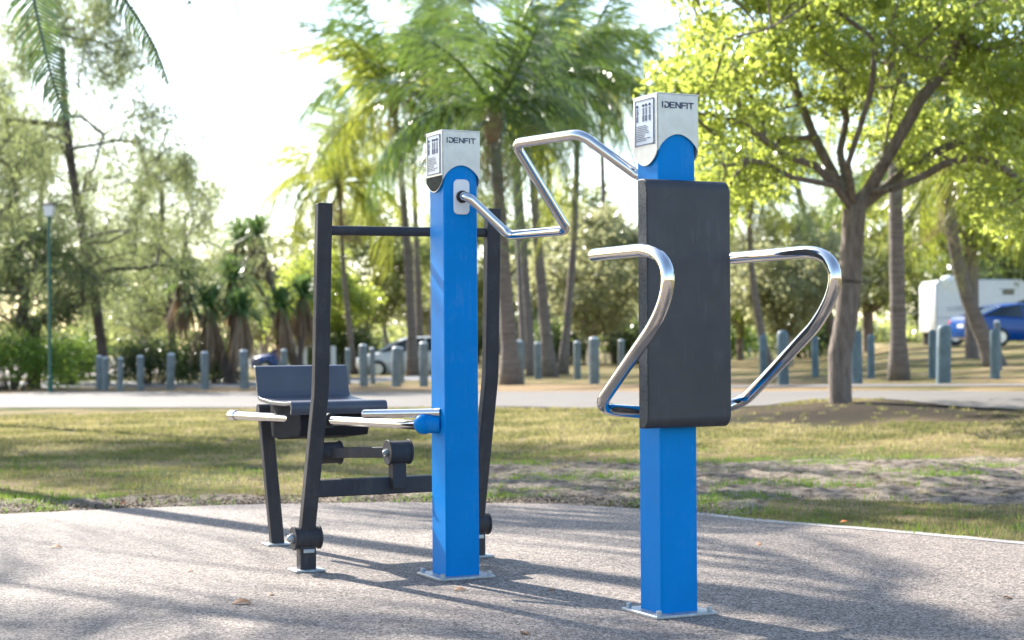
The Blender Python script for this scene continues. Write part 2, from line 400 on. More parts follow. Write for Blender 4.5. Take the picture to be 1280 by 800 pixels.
# ---------------------------------------------------------------- exercise stations
ca, sa = math.cos(R(26)), math.sin(R(26))
RV = Vector((ca, sa, 0)); BV = Vector((-sa, ca, 0)); ZV = Vector((0, 0, 1)); S = .155; PH = 1.90
M3 = Matrix((RV, BV, ZV)).transposed()
def frame(N):
    return lambda r, b, z: Vector((N.x, N.y, 0))+RV*r+BV*b+ZV*z
def wave_poly(P, kind, inset, zt):
    """outline of one face of the cap, kind front = arch cut up, side = tongue hanging down"""
LET = {'I': [((0,0),(0,1))], 'D': [((.12,1),(.62,1)),((.62,1),(.9,.72)),((.9,.72),(.9,.28)),((.9,.28),(.62,0)),((.62,0),(.12,0)),((.12,0),(.12,.36))],
       'E': [((0,0),(0,1)),((0,1),(.8,1)),((0,.5),(.7,.5)),((0,0),(.8,0))], 'N': [((0,0),(0,1)),((0,1),(.85,0)),((.85,0),(.85,1))],
       'F': [((0,0),(0,.42)),((0,1),(.8,1)),((0,.5),(.7,.5)),((0,1),(0,.62))], 'T': [((.42,0),(.42,1)),((0,1),(.9,1))]}
def blue_post(P, parent, tongue_mat):
    mb = MB(); mb.box(P(S/2, S/2, (PH-.02)/2), (S, S, PH-.02), M3)
    obj('post', mb, M['blue'], parent, bevel=.009, seg=3)
    mb = MB(); mb.box(P(S/2, S/2, .018), (.255, .255, .012), M3); bp = obj('base_plate', mb, M['galv'], parent, bevel=.003)
    for i, (r, b) in enumerate(((-.03, -.03), (S+.03, -.03), (-.03, S+.03), (S+.03, S+.03))):
        mb = MB(); mb.cyl(P(r, b, .024), P(r, b, .040), .011, 6); obj('anchor_bolt', mb, M['galv'], bp)
    # aluminium cap: four sheets with a wavy lower edge and a lid
    e = .006; zt = PH; zc = PH-.205; th = .004
    def face(o, d, nrm, arch):
        pts = []; n = 20; wid = S+2*e
        for k in range(n+1):
            t = k/n; s = math.sin(math.pi*t)
            zz = zc + (.06*s**.7 if arch else -.05*s**.7)
            pts.append(o+d*(wid*t)+ZV*zz)
        pts += [o+d*wid+ZV*zt, o+ZV*zt]
        mbf.prism(pts, nrm*0, nrm*th)
    mbf = MB()
    face(P(-e, -e, 0), RV, -BV, True); face(P(-e, S+e, 0), RV, BV, True)
    face(P(-e, -e, 0), BV, -RV, False); face(P(S+e, -e, 0), BV, RV, False)
    mbf.box(P(S/2, S/2, zt), (S+2*e+.008, S+2*e+.008, .006), M3)
    cap = obj('cap', mbf, M['alu'], parent, sharp=30)
    x = -e-th
    if tongue_mat is not M['alu']:
        pts = []; wid = S+2*e; z_t = PH-.188
        for k in range(21):
            t = k/20; pts.append(P(x, -e+wid*t, max(min(zc-.05*math.sin(math.pi*t)**.7+.004, z_t), 0)))
        pts += [P(x, -e+wid, z_t), P(x, -e, z_t)]
        mbf = MB(); mbf.prism(pts, RV*0, -RV*.0015); obj('tongue', mbf, tongue_mat, cap, smooth=False)  # painted reflection: dark sheet laid over the aluminium tongue
    # instruction label on the left face
    mb = MB(); mb.box(P(x-.001, S/2, PH-.098), (.003, S*.86, .165), M3); lb = obj('instruction_label', mb, M['label'], cap)
    mb = MB()
    bb = lambda b0, b1, z0, z1: mb.box(P(x-.0035, (b0+b1)/2, (z0+z1)/2), (.0015, abs(b1-b0), abs(z1-z0)), M3)
    for z0, z1 in ((PH-.013, PH-.018), (PH-.176, PH-.181)): bb(.012, S-.012, z0, z0+(z1-z0)*.55)
    for b0 in (.012, S-.015): bb(b0, b0+.0018, PH-.013, PH-.181)
    rnd = random.Random(3)
    obj('label_border', mb, M['ink'], cap)
    mb = MB()
    for bc in (.128, .085, .065, .04):           # small figures in a row
        mb.sphere(P(x-.003, bc, PH-.034), .0055, n=8, m=6)
        bb(bc-.0035, bc+.0035, PH-.043, PH-.068); bb(bc-.005, bc-.001, PH-.07, PH-.092); bb(bc+.002, bc+.0055, PH-.07, PH-.092)
        if bc == .128: bb(bc-.01, bc+.003, PH-.056, PH-.060)
    for i in range(9):
        b1 = .135; b0 = b1-.055-rnd.random()*.05; z = PH-.107-i*.0066; bb(b0, b1, z, z-.0025)
    obj('label_print', mb, M['inkgrey'], cap)
    # lettering on the front face
    mb = MB(); hh = .019; xx = .012; y = -e-th-.001
    for ch in 'IDENFIT':
        for (a, b) in LET[ch]:
            A = Vector((xx+a[0]*.021, PH-.050+a[1]*hh, 0)); B = Vector((xx+b[0]*.021, PH-.050+b[1]*hh, 0))
            d = (B-A); ln = d.length; d.normalize(); pn = Vector((-d.y, d.x, 0))*.0021; A -= d*.0018; B += d*.0018
            q = [A+pn, B+pn, B-pn, A-pn]
            mb.prism([P(p.x, y, p.y) for p in q], BV*0, -BV*.001)
        xx += .0075 if ch == 'I' else .0245 if ch != 'F' else .0225
    obj('lettering', mb, M['ink'], cap, smooth=False)
    # small dark lip under the tongue
    return cap
# ---- right station: chest press
N1 = gat(827.5, 775.5)
T1 = thing('chest_press_station', (N1.x, N1.y, 0), 'taller looking blue post on the right with big dark pad and two chrome press handles', 'exercise machine')
P = frame(N1)
blue_post(P, T1, M['alu'])
mb = MB(); pw, pt_, z0, z1 = .345, .062, .695, 1.585
pt_ = .07; prf = []; rr_ = .042
for (cb, cz_, a0) in ((-.012-pt_+rr_, z0+rr_, 180), (-.012-pt_+rr_, z1-rr_, 90)):
    arc = [(cb+rr_*math.cos(R(q)), cz_+rr_*math.sin(R(q))) for q in (range(270, 179, -10) if a0 == 180 else range(180, 89, -10))]
    prf += arc
prf = prf+[(-.012, z1), (-.012, z0)]
mb.prism([P(S/2-pw/2, b_, z_) for b_, z_ in prf], RV*0, RV*pw)
pad = obj('back_pad', mb, M['pad'], T1, bevel=.005, seg=3, sharp=30)
for r_ in (S/2-pw/2, S/2+pw/2):
    sg = -1 if r_ < S/2 else 1; mb = MB(); mb.prism([P(r_+sg*.0, -.045+(b_+.045)*.86, 1.14+(z_-1.14)*.99) for b_, z_ in prf], RV*0, RV*sg*.003); obj('end_plate', mb, M['padside'], pad, bevel=.001)
mb = MB(); mb.box(P(S/2, -.009, 1.14), (pw-.06, .006, .8), M3); obj('pad_backing', mb, M['steel_dark'], T1)
for side in (-1, 1):
    r0 = 0 if side < 0 else S; ro = r0+side*(.215 if side < 0 else .245)
    e = .41 if side < 0 else .50; k_ = .775+.255*(1.0 if side < 0 else 1.06)
    c0, c1, c2, c3 = Vector((-(e-.13), k_, 0)), Vector((-(e+.05), k_+.135, 0)), Vector((-(e+.06), 1.318, 0)), Vector((-(e-.20), 1.318, 0))
    bz = [c0*(1-t)**3+c1*3*t*(1-t)**2+c2*3*t*t*(1-t)+c3*t**3 for t in [q/22 for q in range(23)]]
    low = fillet([P(r0, .085, .745), P(ro, .085, .765), P(ro, c0.x, c0.y)], .09, 14)[:-1]
    path = low+[P(ro, q.x, q.y) for q in bz]+[P(ro, .10 if side < 0 else .24, 1.318)]
    mb = MB(); mb.tube(path, .0225, 20, round_end=False)
    h = obj('press_handle', mb, M['chrome'], T1)
    mb = MB(); d = (path[-1]-path[-2]).normalized(); mb.tube([path[-1]-d*.002, path[-1]+d*.004, path[-1]+d*.009], [.0222, .02, .012], 20); obj('end_cap', mb, M['chrome'], h)
    mb = MB(); mb.cyl(P(r0, .085, .745), P(r0+side*.02, .085, .745), .04); obj('pivot_collar', mb, M['steel_dark'], h)

# ---- left station: leg press with blue post, swinging frame and seat
N2 = gat(558.5, 728)
T2 = thing('leg_press_station', (N2.x, N2.y, 0), 'left exercise machine with blue post, dark swinging frame, grey seat and chrome crank', 'exercise machine')
Q = frame(N2)
blue_post(Q, T2, M['tongue'])
# bearing plate and crank
mb = MB(); cx, cz, hw, hh_, rr = S*.50, PH-.278, .036, .074, .02
pl = []
for (sx, sz, a0) in ((1, 1, 0), (-1, 1, 90), (-1, -1, 180), (1, -1, 270)):
    for k in range(5): a = R(a0+k*22.5); pl.append(Q(cx+sx*(hw-rr)+rr*math.cos(a), 0, cz+sz*(hh_-rr)+rr*math.sin(a)))
mb.prism(pl, BV*0, -BV*.012); bpz = obj('bearing_plate', mb, M['plate'], T2, bevel=.003)
mb = MB(); mb.cyl(Q(cx, -.012, cz), Q(cx, -.022, cz), .026); obj('bearing_ring', mb, M['black'], bpz)
A0 = Q(cx, -.005, cz); A1 = P(S*.35, S+.004, 0); A1.z = A0.z
ax = A1-A0; pv = Vector((-ax.y, ax.x, 0)).normalized()
off = pv*.138 - ZV*.165
a = lambda t: A0+ax*t
crank = [A0, A0-BV*.06, a(.13)+off, a(.46)+off, a(.46)-off, a(.80)-off, a(.95), A1]
mb = MB(); mb.tube(fillet(crank, [.02, .05, .055, .04, .04, .09, .08, .02], 9), .0195, 20)
obj('hand_crank', mb, M['chrome'], T2)
# uprights of the swinging frame
def beam(pts, w, t, name, mat, parent, bev=.004):
    """rectangular section swept through pts; w along RV, t along BV"""
    rings = []
    for p in pts: rings.append([p+RV*(-w/2)-BV*(t/2), p+RV*(w/2)-BV*(t/2), p+RV*(w/2)+BV*(t/2), p+RV*(-w/2)+BV*(t/2)])
    mb = MB(); mb.loft(rings); return obj(name, mb, mat, parent, bevel=bev, smooth=True)
def curve3(a, b, c, n=10):   # soft bend near b
    return fillet([a, b, c], .9, n)
FA = gat(379, 717); FB = gat(592, 699)
def upright(F0, xt, yt, xm, ym, xb, yb, Zt, Zb):
    top = at(xt, yt, Zt); mid = at(xm, ym, (Zt+Zb)/2); bot = at(xb, yb, Zb)
    return fillet([top, mid, bot], 1.2, 12)
upA = upright(FA, 405, 254, 400.5, 490, 383, 672, FA.y-.17, FA.y)
upB = upright(FB, 616, 261, 613, 470, 595, 655, FB.y-.17, FB.y)
topA = None
for pts, F0 in ((upA, FA), (upB, FB)):
    u = beam(pts, .066, .05, 'upright', M['steel_dark'], T2, .006)
    b = pts[-1]
    mb = MB(); mb.cyl(b-RV*.052, b+RV*.052, .047, 28); hub = obj('pivot_hub', mb, M['steel_dark'], T2)
    for s_ in (-1, 1):
        mb = MB(); mb.cyl(b+RV*s_*.052, b+RV*s_*.062, .052, 28); obj('hub_flange', mb, M['steel_dark'], hub, bevel=.002)
    mb = MB(); mb.cyl(b-RV*.062, b-RV*.074, .022, 16); mb.sphere(b-RV*.074, .016); obj('hub_bolt', mb, M['galv'], hub)
    mb = MB(); g = Vector((b.x, b.y, 0)); mb.box(g+ZV*(b.z-.03)/2+ZV*.005, (.072, .06, b.z-.03), M3); obj('foot', mb, M['steel_dark'], T2, bevel=.004)
    mb = MB(); mb.box(g-BV*.036+ZV*(b.z-.055), (.05, .01, .018), M3); obj('stop_block', mb, M['galv'], T2, bevel=.003)
    mb = MB(); mb.box(g+ZV*.017, (.135, .12, .01), M3); obj('base_plate', mb, M['galv'], T2, bevel=.003)
zb = at(500, 289.5, 7.45)
a1 = at(408, 288, upA[0].y+.02); b1 = at(612, 291, upB[0].y+.02)
mb = MB(); mb.cyl(a1, b1, .021, 20); obj('top_bar', mb, M['steel_dark'], T2)
a1 = at(388, 611, FA.y-.02); b1 = at(600, 601, FB.y-.02)
mb = MB(); d = (b1-a1); Ru = Matrix((d.normalized(), BV, d.normalized().cross(BV))).transposed()
mb.box((a1+b1)/2, (d.length, .07, .075), Ru); obj('cross_bar', mb, M['steel_dark'], T2, bevel=.006)
# link with rollers between seat and frame
rc = at(498, 565, 7.50)
def roller(c, rad, wid, parent):
    mb = MB(); mb.cyl(c-RV*wid/2, c+RV*wid/2, rad, 28); h = obj('roller', mb, M['steel_dark'], parent)
    for s_ in (-1, 1):
        mb = MB(); mb.cyl(c+RV*s_*wid/2, c+RV*s_*(wid/2+.009), rad*1.12, 28); obj('roller_flange', mb, M['steel_dark'], h, bevel=.002)
    mb = MB(); mb.cyl(c-RV*(wid/2+.009), c-RV*(wid/2+.02), .017, 8); mb.sphere(c-RV*(wid/2+.02), .011, n=10, m=8); obj('roller_bolt', mb, M['galv'], h)
roller(rc, .05, .09, T2)
mb = MB(); q = at(497, 592, 7.52); mb.box(q, (.065, .06, .13), M3); obj('roller_bracket', mb, M['steel_dark'], T2, bevel=.004)
rc2 = at(412, 566, 7.85)
roller(rc2, .05, .09, T2)
mb = MB(); d = rc-rc2; mb.box((rc+rc2)/2-RV*.0, (d.length-.04, .05, .048), Matrix((d.normalized(), Vector((-d.y, d.x, 0)).normalized(), d.normalized().cross(Vector((-d.y, d.x, 0)).normalized()))).transposed()); obj('link_bar', mb, M['steel_dark'], T2, bevel=.004)
# seat: bent sheet, back lip + pan + rolled front edge
BL = at(323, 497, 8.18); BR = BL+RV*.475; 
fw = .50
prof = [(-.075, .155, .0), (-.045, .15, 0), (-.03, .10, 0), (-.012, .03, 0), (0, .008, 0), (.025, 0, 0), (.2, -.012, 0), (.40, -.012, 0), (fw-.02, -.006, 0), (fw, -.016, 0), (fw+.008, -.04, 0), (fw-.005, -.07, 0)]
def Sx(r, f_, z): return BL+RV*r-BV*f_+ZV*z
path = [Vector((a_, b_, 0)) for a_, b_, _ in prof]; path = fillet(path, .03, 3)
nrm = []
for i in range(len(path)):
    t = (path[min(i+1, len(path)-1)]-path[max(i-1, 0)]).normalized(); nrm.append(Vector((t.y, -t.x, 0)))
up_ = [p for p in path]; lo_ = [p+n*.018 if n.y < 0 or True else p for p, n in zip(path, nrm)]
sec = up_+lo_[::-1]
mb = MB(); ringsL = []
for r in (0, .475): ringsL.append([Sx(r, p.x, p.y) for p in sec])
n = len(sec); m2 = len(up_); vv = ringsL[0]+ringsL[1]; ff = [(i, (i+1) % n, (i+1) % n+n, i+n) for i in range(n)]
for i in range(m2-1): ff += [(i, i+1, n-2-i, n-1-i), (n+i, 2*n-1-i, 2*n-2-i, n+i+1)]
mb.add(vv, ff); seat = obj('seat', mb, M['seat'], T2, bevel=.003)
# seat bracket (hollow looking box with curved flank)
pr = [(.02, -.035), (.10, -.055), (.14, -.10), (.17, -.155), (.22, -.185), (.47, -.165), (.50, -.10), (.47, -.05)]
pr = [(-.0, -.02), (.0, -.12), (.02, -.19), (.12, -.20), (.44, -.17), (.46, -.13), (.44, -.02)]
mb = MB(); pts = [Sx(.06, a_, b_) for a_, b_ in pr]; mb.prism(pts, (0, 0, 0), RV*.34); obj('seat_bracket', mb, M['bracket'], T2, bevel=.004)
# seat legs
g1 = gat(347, 684); tl = at(331, 512, 8.36)
for k in (0,):
    beam([g1+RV*k+ZV*.0, tl+RV*k], .066, .05, 'seat_leg', M['steel_dark'], T2, .006)
    mb = MB(); mb.cyl(tl+RV*(k-.036), tl+RV*(k+.036), .028, 20); obj('leg_head', mb, M['steel_dark'], T2)
    mb = MB(); mb.box(g1+RV*k+ZV*.017, (.13, .11, .01), M3); obj('base_plate', mb, M['galv'], T2, bevel=.003)
# chrome bars
e0 = at(290, 519, 8.45); e1 = at(526, 531.5, 7.13)
mb = MB(); mb.tube([e0, e0.lerp(e1, .5), e1], .0205, 20); rail = obj('guide_rail', mb, M['chrome'], T2)
mb = MB(); d = (e1-e0).normalized(); mb.cyl(e0-d*.012, e0+d*.05, .026, 20); obj('rail_end', mb, M['chrome'], rail, bevel=.004)
k0 = at(411, 525.5, 7.72); mb = MB(); mb.cyl(k0-d*.02, k0+d*.02, .034, 20); obj('rail_collar', mb, M['black'], rail)
f0 = at(455, 517.5, 7.3); f1 = at(552, 516, 7.11)
mb = MB(); mb.tube([f0, f1], .0195, 20); obj('foot_bar', mb, M['chrome'], T2, bevel=.003)
bs = at(530, 530, 7.14); mb = MB(); mb.sphere(bs, .044, n=24, m=16); bb_ = Q(.01, S/2, bs.z); mb.cyl(bs, Vector((bb_.x, bb_.y, bs.z)), .040, 24); obj('rail_boss', mb, M['blue'], T2)

# ---------------------------------------------------------------- trees
def rand_dirs(n, droop=0.0):
    d = rng.normal(size=(n, 3)); d[:, 2] -= droop; return d/np.linalg.norm(d, axis=1)[:, None]
def leaves(centers, n, sig, ln, wd, droop=.3, fold=True):
    centers = np.asarray(centers, float); k = rng.integers(0, len(centers), n)
    sg = np.asarray(sig)*np.ones(3)
    p = centers[k]+rng.normal(size=(n, 3))*sg
    d = rand_dirs(n, droop); u = np.cross(d, rand_dirs(n)); u /= np.linalg.norm(u, axis=1)[:, None]+1e-9
    l = ln*(.6+.8*rng.random(n))[:, None]; w = wd*(.7+.6*rng.random(n))[:, None]
    return np.stack([p, p+d*l*.5+u*w*.5, p+d*l, p+d*l*.5-u*w*.5], 1)
def skeleton(seed_paths, attract, step=.45, wob=.12, rs=None):
    """returns branches [(pts)], with radii by how much they carry"""
    pos = []; par = []
    for path, pi in seed_paths:
        prev = None
        for j, p in enumerate(path):
            if j == 0 and pi is not None: prev = pi(pos) if callable(pi) else pi; continue
            pos.append(Vector(p)); par.append(prev if prev is not None else -1); prev = len(pos)-1
    root = pos[0]; ends = []
    attract = sorted(attract, key=lambda p: min((p-q).length for q in pos))
    fixed = len(pos)
    for A in attract:
        arr = np.array([tuple(q) for q in pos]); dd = np.linalg.norm(arr-np.array(A), axis=1)+.25*np.maximum(0, arr[:, 2]-A.z)*3
        dd[:1] += 3
        i = int(dd.argmin()); q = pos[i]; dist = (A-q).length; ns = max(1, int(dist/step)); prev = i
        for k in range(1, ns+1):
            t = k/ns; p = q.lerp(A, t)+Vector((random.gauss(0, wob*step), random.gauss(0, wob*step), random.gauss(0, wob*step)+.12*dist*math.sin(math.pi*t)*.5))
            pos.append(p); par.append(prev); prev = len(pos)-1
        ends.append(prev)
    w = [0.0]*len(pos)
    kids = {}
    for i, p in enumerate(par): kids.setdefault(p, []).append(i)
    for e in ends: w[e] += 1
    for i in range(len(pos)-1, -1, -1):
        if w[i] == 0: w[i] = .6
        if par[i] >= 0: w[par[i]] += w[i]
    return pos, par, w, ends
def branch_mesh(pos, par, w, r_root, r_tip, power=.5, seg=6, rmin=None):
    mb = MB(); W = w[0]; rad = [max(r_tip, r_root*(x/W)**power) for x in w]
    for i, p in enumerate(par):
        if p < 0: continue
        a, b = pos[p], pos[i]
        if (b-a).length < 1e-4: continue
        s = 10 if rad[i] > .08 else seg if rad[i] > .03 else 4
        ra = min(rad[p], rad[i]*1.35)
        d = (b-a).normalized()
        mb.tube([a-d*ra*.3, b], [ra, rad[i]], s, cap=False)
    return mb
def in_poly(x, y, P_):
    c = False
    for i in range(len(P_)):
        x1, y1 = P_[i]; x2, y2 = P_[i-1]
        if (y1 > y) != (y2 > y) and x < (x2-x1)*(y-y1)/(y2-y1)+x1: c = not c
    return c

# main shade tree on the right
Zt = 22.0
Zt = 21.2; base = at(1051, 504, Zt); base.z = terrain(base.x, base.y)
def A_(px, py, dz=0): return at(px, py, Zt+dz)
poly1 = [(835, 60), (860, -60), (1000, -130), (1380, -130), (1420, 120), (1330, 240), (1290, 300), (1225, 300), (1190, 215), (1120, 190), (1075, 200), (1010, 200), (985, 235), (965, 285), (925, 270), (890, 250), (855, 210), (830, 130)]
att = []
while len(att) < 380:
    x, y = random.uniform(820, 1420), random.uniform(-130, 320)
    if in_poly(x, y, poly1):
        ctr = ((x-1075)/120)**2+((y-170)/110)**2 < 1
        if ctr and random.random() < .45: continue
        att.append(A_(x, y, random.gauss(1.3 if ctr else 0, .9 if ctr else 1.4)))
tr = [base-ZV*.1, A_(1050, 470), A_(1050, 440), A_(1058, 400), A_(1062, 350), A_(1066, 300), A_(1068, 262)]
def near(px, py): 
    T = A_(px, py)
    return lambda pos: min(range(len(pos)), key=lambda i: (pos[i]-T).length)
seeds = [(tr, None),
         ([0, A_(1045, 232, -.2), A_(1020, 208, -.4), A_(985, 195, -.6), A_(955, 175, -.8), A_(925, 150, -1)], near(1068, 262)),
         ([0, A_(1058, 230, .4), A_(1050, 190, .6), A_(1058, 150, .8), A_(1052, 105, .8), A_(1040, 60, 1), A_(1030, 10, 1)], near(1068, 262)),
         ([0, A_(1085, 240), A_(1105, 205, -.2), A_(1128, 165, -.3), A_(1150, 125, -.4), A_(1175, 95, -.4), A_(1205, 45, -.6), A_(1240, 10, -.6)], near(1068, 262)),
         ([0, A_(1100, 240, .3), A_(1130, 215, .5), A_(1170, 190, .6), A_(1220, 168, .8), A_(1275, 150, 1), A_(1330, 130, 1.2)], near(1068, 262)),
         ([0, A_(1115, 236, -.3), A_(1155, 220, -.4), A_(1180, 205, -.6), A_(1215, 196, -.8), A_(1255, 210, -1)], near(1085, 240)),
         ([0, A_(1040, 214, .5), A_(1018, 172, .7), A_(1002, 130, 1.0), A_(985, 85, 1.2), A_(975, 40, 1.3)], near(1068, 262)),
         ([0, A_(1060, 205, -.5), A_(1075, 160, -.7), A_(1090, 110, -.9), A_(1095, 50, -1)], near(1068, 262)),
         ([0, A_(990, 222, -.9), A_(960, 205, -1.1), A_(935, 200, -1.3), A_(905, 208, -1.4)], near(1020, 208)),
         ([0, A_(1190, 60, .3), A_(1160, 20, .5), A_(1150, -30, .6)], near(1175, 95)),
         ([0, A_(1108, 170, .8), A_(1120, 110, 1.2), A_(1125, 50, 1.5)], near(1105, 205))]
pos, par, w, ends = skeleton(seeds, att, .4, .16)
T = thing('shade_tree', base, 'broad spreading tree with bright yellow-green leaves and grey forked trunk, nearest on the right', 'tree')
obj('trunk', branch_mesh(pos, par, w, .145, .009, .46), M['bark'], T, sharp=180)
ec = [tuple(pos[e]) for e in ends]
V = leaves(ec, 52000, (.15, .19, .10), .11, .05, .5)
quads('crown', V, 4, M['l_main'], T, base)

# generic broadleaf tree prototypes (local coordinates, height about 1 unit scaled later)
def make_tree(name, h, cw, crown_z0, n_att, n_leaf, bark_m, leaf_m, r0, leaf=.16, lean=(0, 0), fork=.35, sig=.35, droop=.4, lwid=.5, shape=1.0, squash=1.0):
    root = bpy.data.objects.new(name, None); root.empty_display_size = .1; C.objects.link(root)
    tp = Vector((lean[0], lean[1], h*fork))
    path = [Vector((0, 0, -.1)), Vector((lean[0]*.3, lean[1]*.3, h*fork*.35)), Vector((lean[0]*.6, lean[1]*.6, h*fork*.7)), tp]
    att = []
    c = Vector((lean[0]*1.5, lean[1]*1.5, (crown_z0+h)/2)); rz = (h-crown_z0)/2
    while len(att) < n_att:
        p = Vector((random.uniform(-1, 1), random.uniform(-1, 1), random.uniform(-1, 1)))
        if p.length > 1 or p.length < .25: continue
        ww = 1-.35*shape*(p.z+.2 if p.z > -.2 else -(p.z+.2)*1.5)
        k = 1+.25*mnoise.noise(p*2.3+Vector((h, cw, 0)))
        att.append(c+Vector((p.x*cw/2*ww*k, p.y*cw/2*ww*k, p.z*rz)))
    pos, par, w, ends = skeleton([(path, None)], att, max(.35, h*.06), .18)
    obj('trunk', branch_mesh(pos, par, w, r0, .012, .5, 5), bark_m, root, local=True, sharp=180)
    ec = [tuple(pos[e]) for e in ends]
    V = leaves(ec, int(n_leaf*.75), (sig*.75, sig*.75, sig*.55), leaf*1.15, leaf*1.2*lwid, droop)
    quads('crown', V, 4, leaf_m, root)
    return root
used = set()
def place(proto, px, Y, rz, sc, label, cat, group=None, name=None, z=None):
    if proto.name in used: o = copy_tree(proto)
    else: o = proto; used.add(proto.name)
    if name: o.name = name
    X = (px-640)/F*Y
    o.location = (X, Y, terrain(X, Y) if z is None else z); o.rotation_euler = (0, 0, rz); o.scale = (sc, sc, sc)
    return tag(o, label, cat, group)

# casuarina (she-oak): feathery, drooping needles
def make_casuarina(name, h, cw, z0, n_att, n_leaf, r0, lean=(0, 0), seed=0, sig=.5):
    root = bpy.data.objects.new(name, None); C.objects.link(root)
    path = [Vector((lean[0]*t+.15*math.sin(t*5+seed), lean[1]*t, -.1+h*.86*t)) for t in [k/9 for k in range(10)]]
    att = []
    while len(att) < n_att:
        t = random.random()**.9; z = z0+(h-z0)*t; rr = cw/2*(1-.75*t**1.6)*(.55+.6*random.random()); a_ = random.uniform(0, 6.28)
        if mnoise.noise(Vector((math.cos(a_)*2, math.sin(a_)*2+seed, z*.6))) < -.32: continue
        att.append(Vector((lean[0]*z/h+rr*math.cos(a_), lean[1]*z/h+rr*math.sin(a_), z+.35*rr*.5)))
    pos, par, w, ends = skeleton([(path, None)], att, .55, .14)
    obj('trunk', branch_mesh(pos, par, w, r0, .012, .48, 5), M['bark_dark'], root, local=True, sharp=180)
    ec = [tuple(pos[e]) for e in ends]+[tuple(pos[par[e]]) for e in ends]
    V = leaves(ec, n_leaf, (sig*.42, sig*.42, sig*.55), .24, .030, 1.3)
    quads('crown', V, 4, M['l_cas'], root); return root
cas1 = make_casuarina('casuarina_tree', 11.5, 9.5, 1.7, 520, 33000, .15, (-1.0, 0), 1)
place(cas1, 126, 49, .2, 1, 'tall feathery she-oak with a dark straight trunk behind the left bollards', 'tree', 'she-oaks on the left')
cas2 = make_casuarina('casuarina_tree', 9.5, 8.5, 1.6, 380, 27000, .17, (.6, 0), 4)
place(cas2, -60, 53, 1.0, 1.05, 'feathery olive she-oak at the far left edge behind the lamp post', 'tree', 'she-oaks on the left')
place(cas2, 215, 62, 2.4, .86, 'lower pale she-oak filling the gap right of the straight dark trunk', 'tree', 'she-oaks on the left')
place(cas1, 30, 72, 4.0, .95, 'distant she-oak seen above and behind the small forked tree', 'tree', 'she-oaks on the left')
# small forked tree at far left
ft = make_tree('forked_tree', 4.6, 4.2, 1.7, 60, 9000, M['bark_dark'], M['l_cas'], .20, .2, fork=.28, sig=.3, lwid=.2, droop=1)
place(ft, 42, 47, .5, 1, 'small dark forked tree beside the green lamp post', 'tree')

# palms
def frond_mesh(name, ln, droop, yellow, nleaf=52, seed=0):
    r_ = np.random.default_rng(seed); P_ = []
    V = []
    n = 14; pts = []
    for k in range(n+1):
        t = k/n; pts.append(Vector((ln*(t-.10*droop*t*t*t)*(1 if droop < 1.5 else (1-.18*t)), 0, ln*(.26*t-droop*.42*t*t))))
    def pt(t):
        s = t*n; i = min(int(s), n-1); return pts[i].lerp(pts[i+1], s-i)
    for k in range(nleaf):
        t = .12+.88*(k+.5)/nleaf; p = pt(t); d = (pt(min(1, t+.03))-pt(max(0, t-.03))).normalized()
        L_ = ln*.235*(math.sin(math.pi*(.12+.86*t))**.6)*(.85+.3*r_.random()); wd = .030
        for s in (-1, 1):
            if r_.random() < .14: continue
            L_ *= .8+.4*r_.random(); out = Vector((d.x*(.3+.5*r_.random()), s*.85, d.z*.5+.25*r_.standard_normal())).normalized()
            q0 = p; q1 = p+out*L_*.42+Vector((0, 0, -(.06+.22*r_.random())*L_)); q2 = p+out*L_*.8+Vector((0, 0, -(.35+.2*r_.random())*L_)); q3 = p+out*L_*.95+Vector((0, 0, -(.85+.3*r_.random())*L_))
            u = Vector((d.x, 0, d.z))*wd/2+Vector((0, 0, .012))
            V.append([q0-u*.6, q0+u*.6, q1+u, q1-u]); V.append([q1-u, q1+u, q2+u*.8, q2-u*.8]); V.append([q2-u*.8, q2+u*.8, q3+u*.1, q3-u*.1])
    lm = np.array([[tuple(v) for v in q] for q in V])
    mb = MB(); mb.tube(pts, [.035*(1-.85*k/n) for k in range(n+1)], 5)
    me = bpy.data.meshes.new(name)
    vs = lm.reshape(-1, 3).tolist()+[tuple(v) for v in mb.v]; nq = len(lm)
    fs = [(4*i, 4*i+1, 4*i+2, 4*i+3) for i in range(nq)]+[tuple(j+4*nq for j in f) for f in mb.f]
    me.from_pydata(vs, [], fs); me.materials.append(M['l_palmy'] if yellow == 1 else M['l_dead'] if yellow == 2 else M['l_palm'])
    return me
FR = {0: [frond_mesh('frond', 3.6, d, 0, seed=i) for i, d in enumerate((.7, 1.15, 1.6, 2.1))],
      1: [frond_mesh('frond_yellow', 3.4, d, 1, seed=i+9) for i, d in enumerate((1.0, 1.4, 1.9, 2.3))],
      2: [frond_mesh('frond_dead', 2.6, d, 2, 30, seed=i+20) for i, d in enumerate((2.0, 2.3))]}
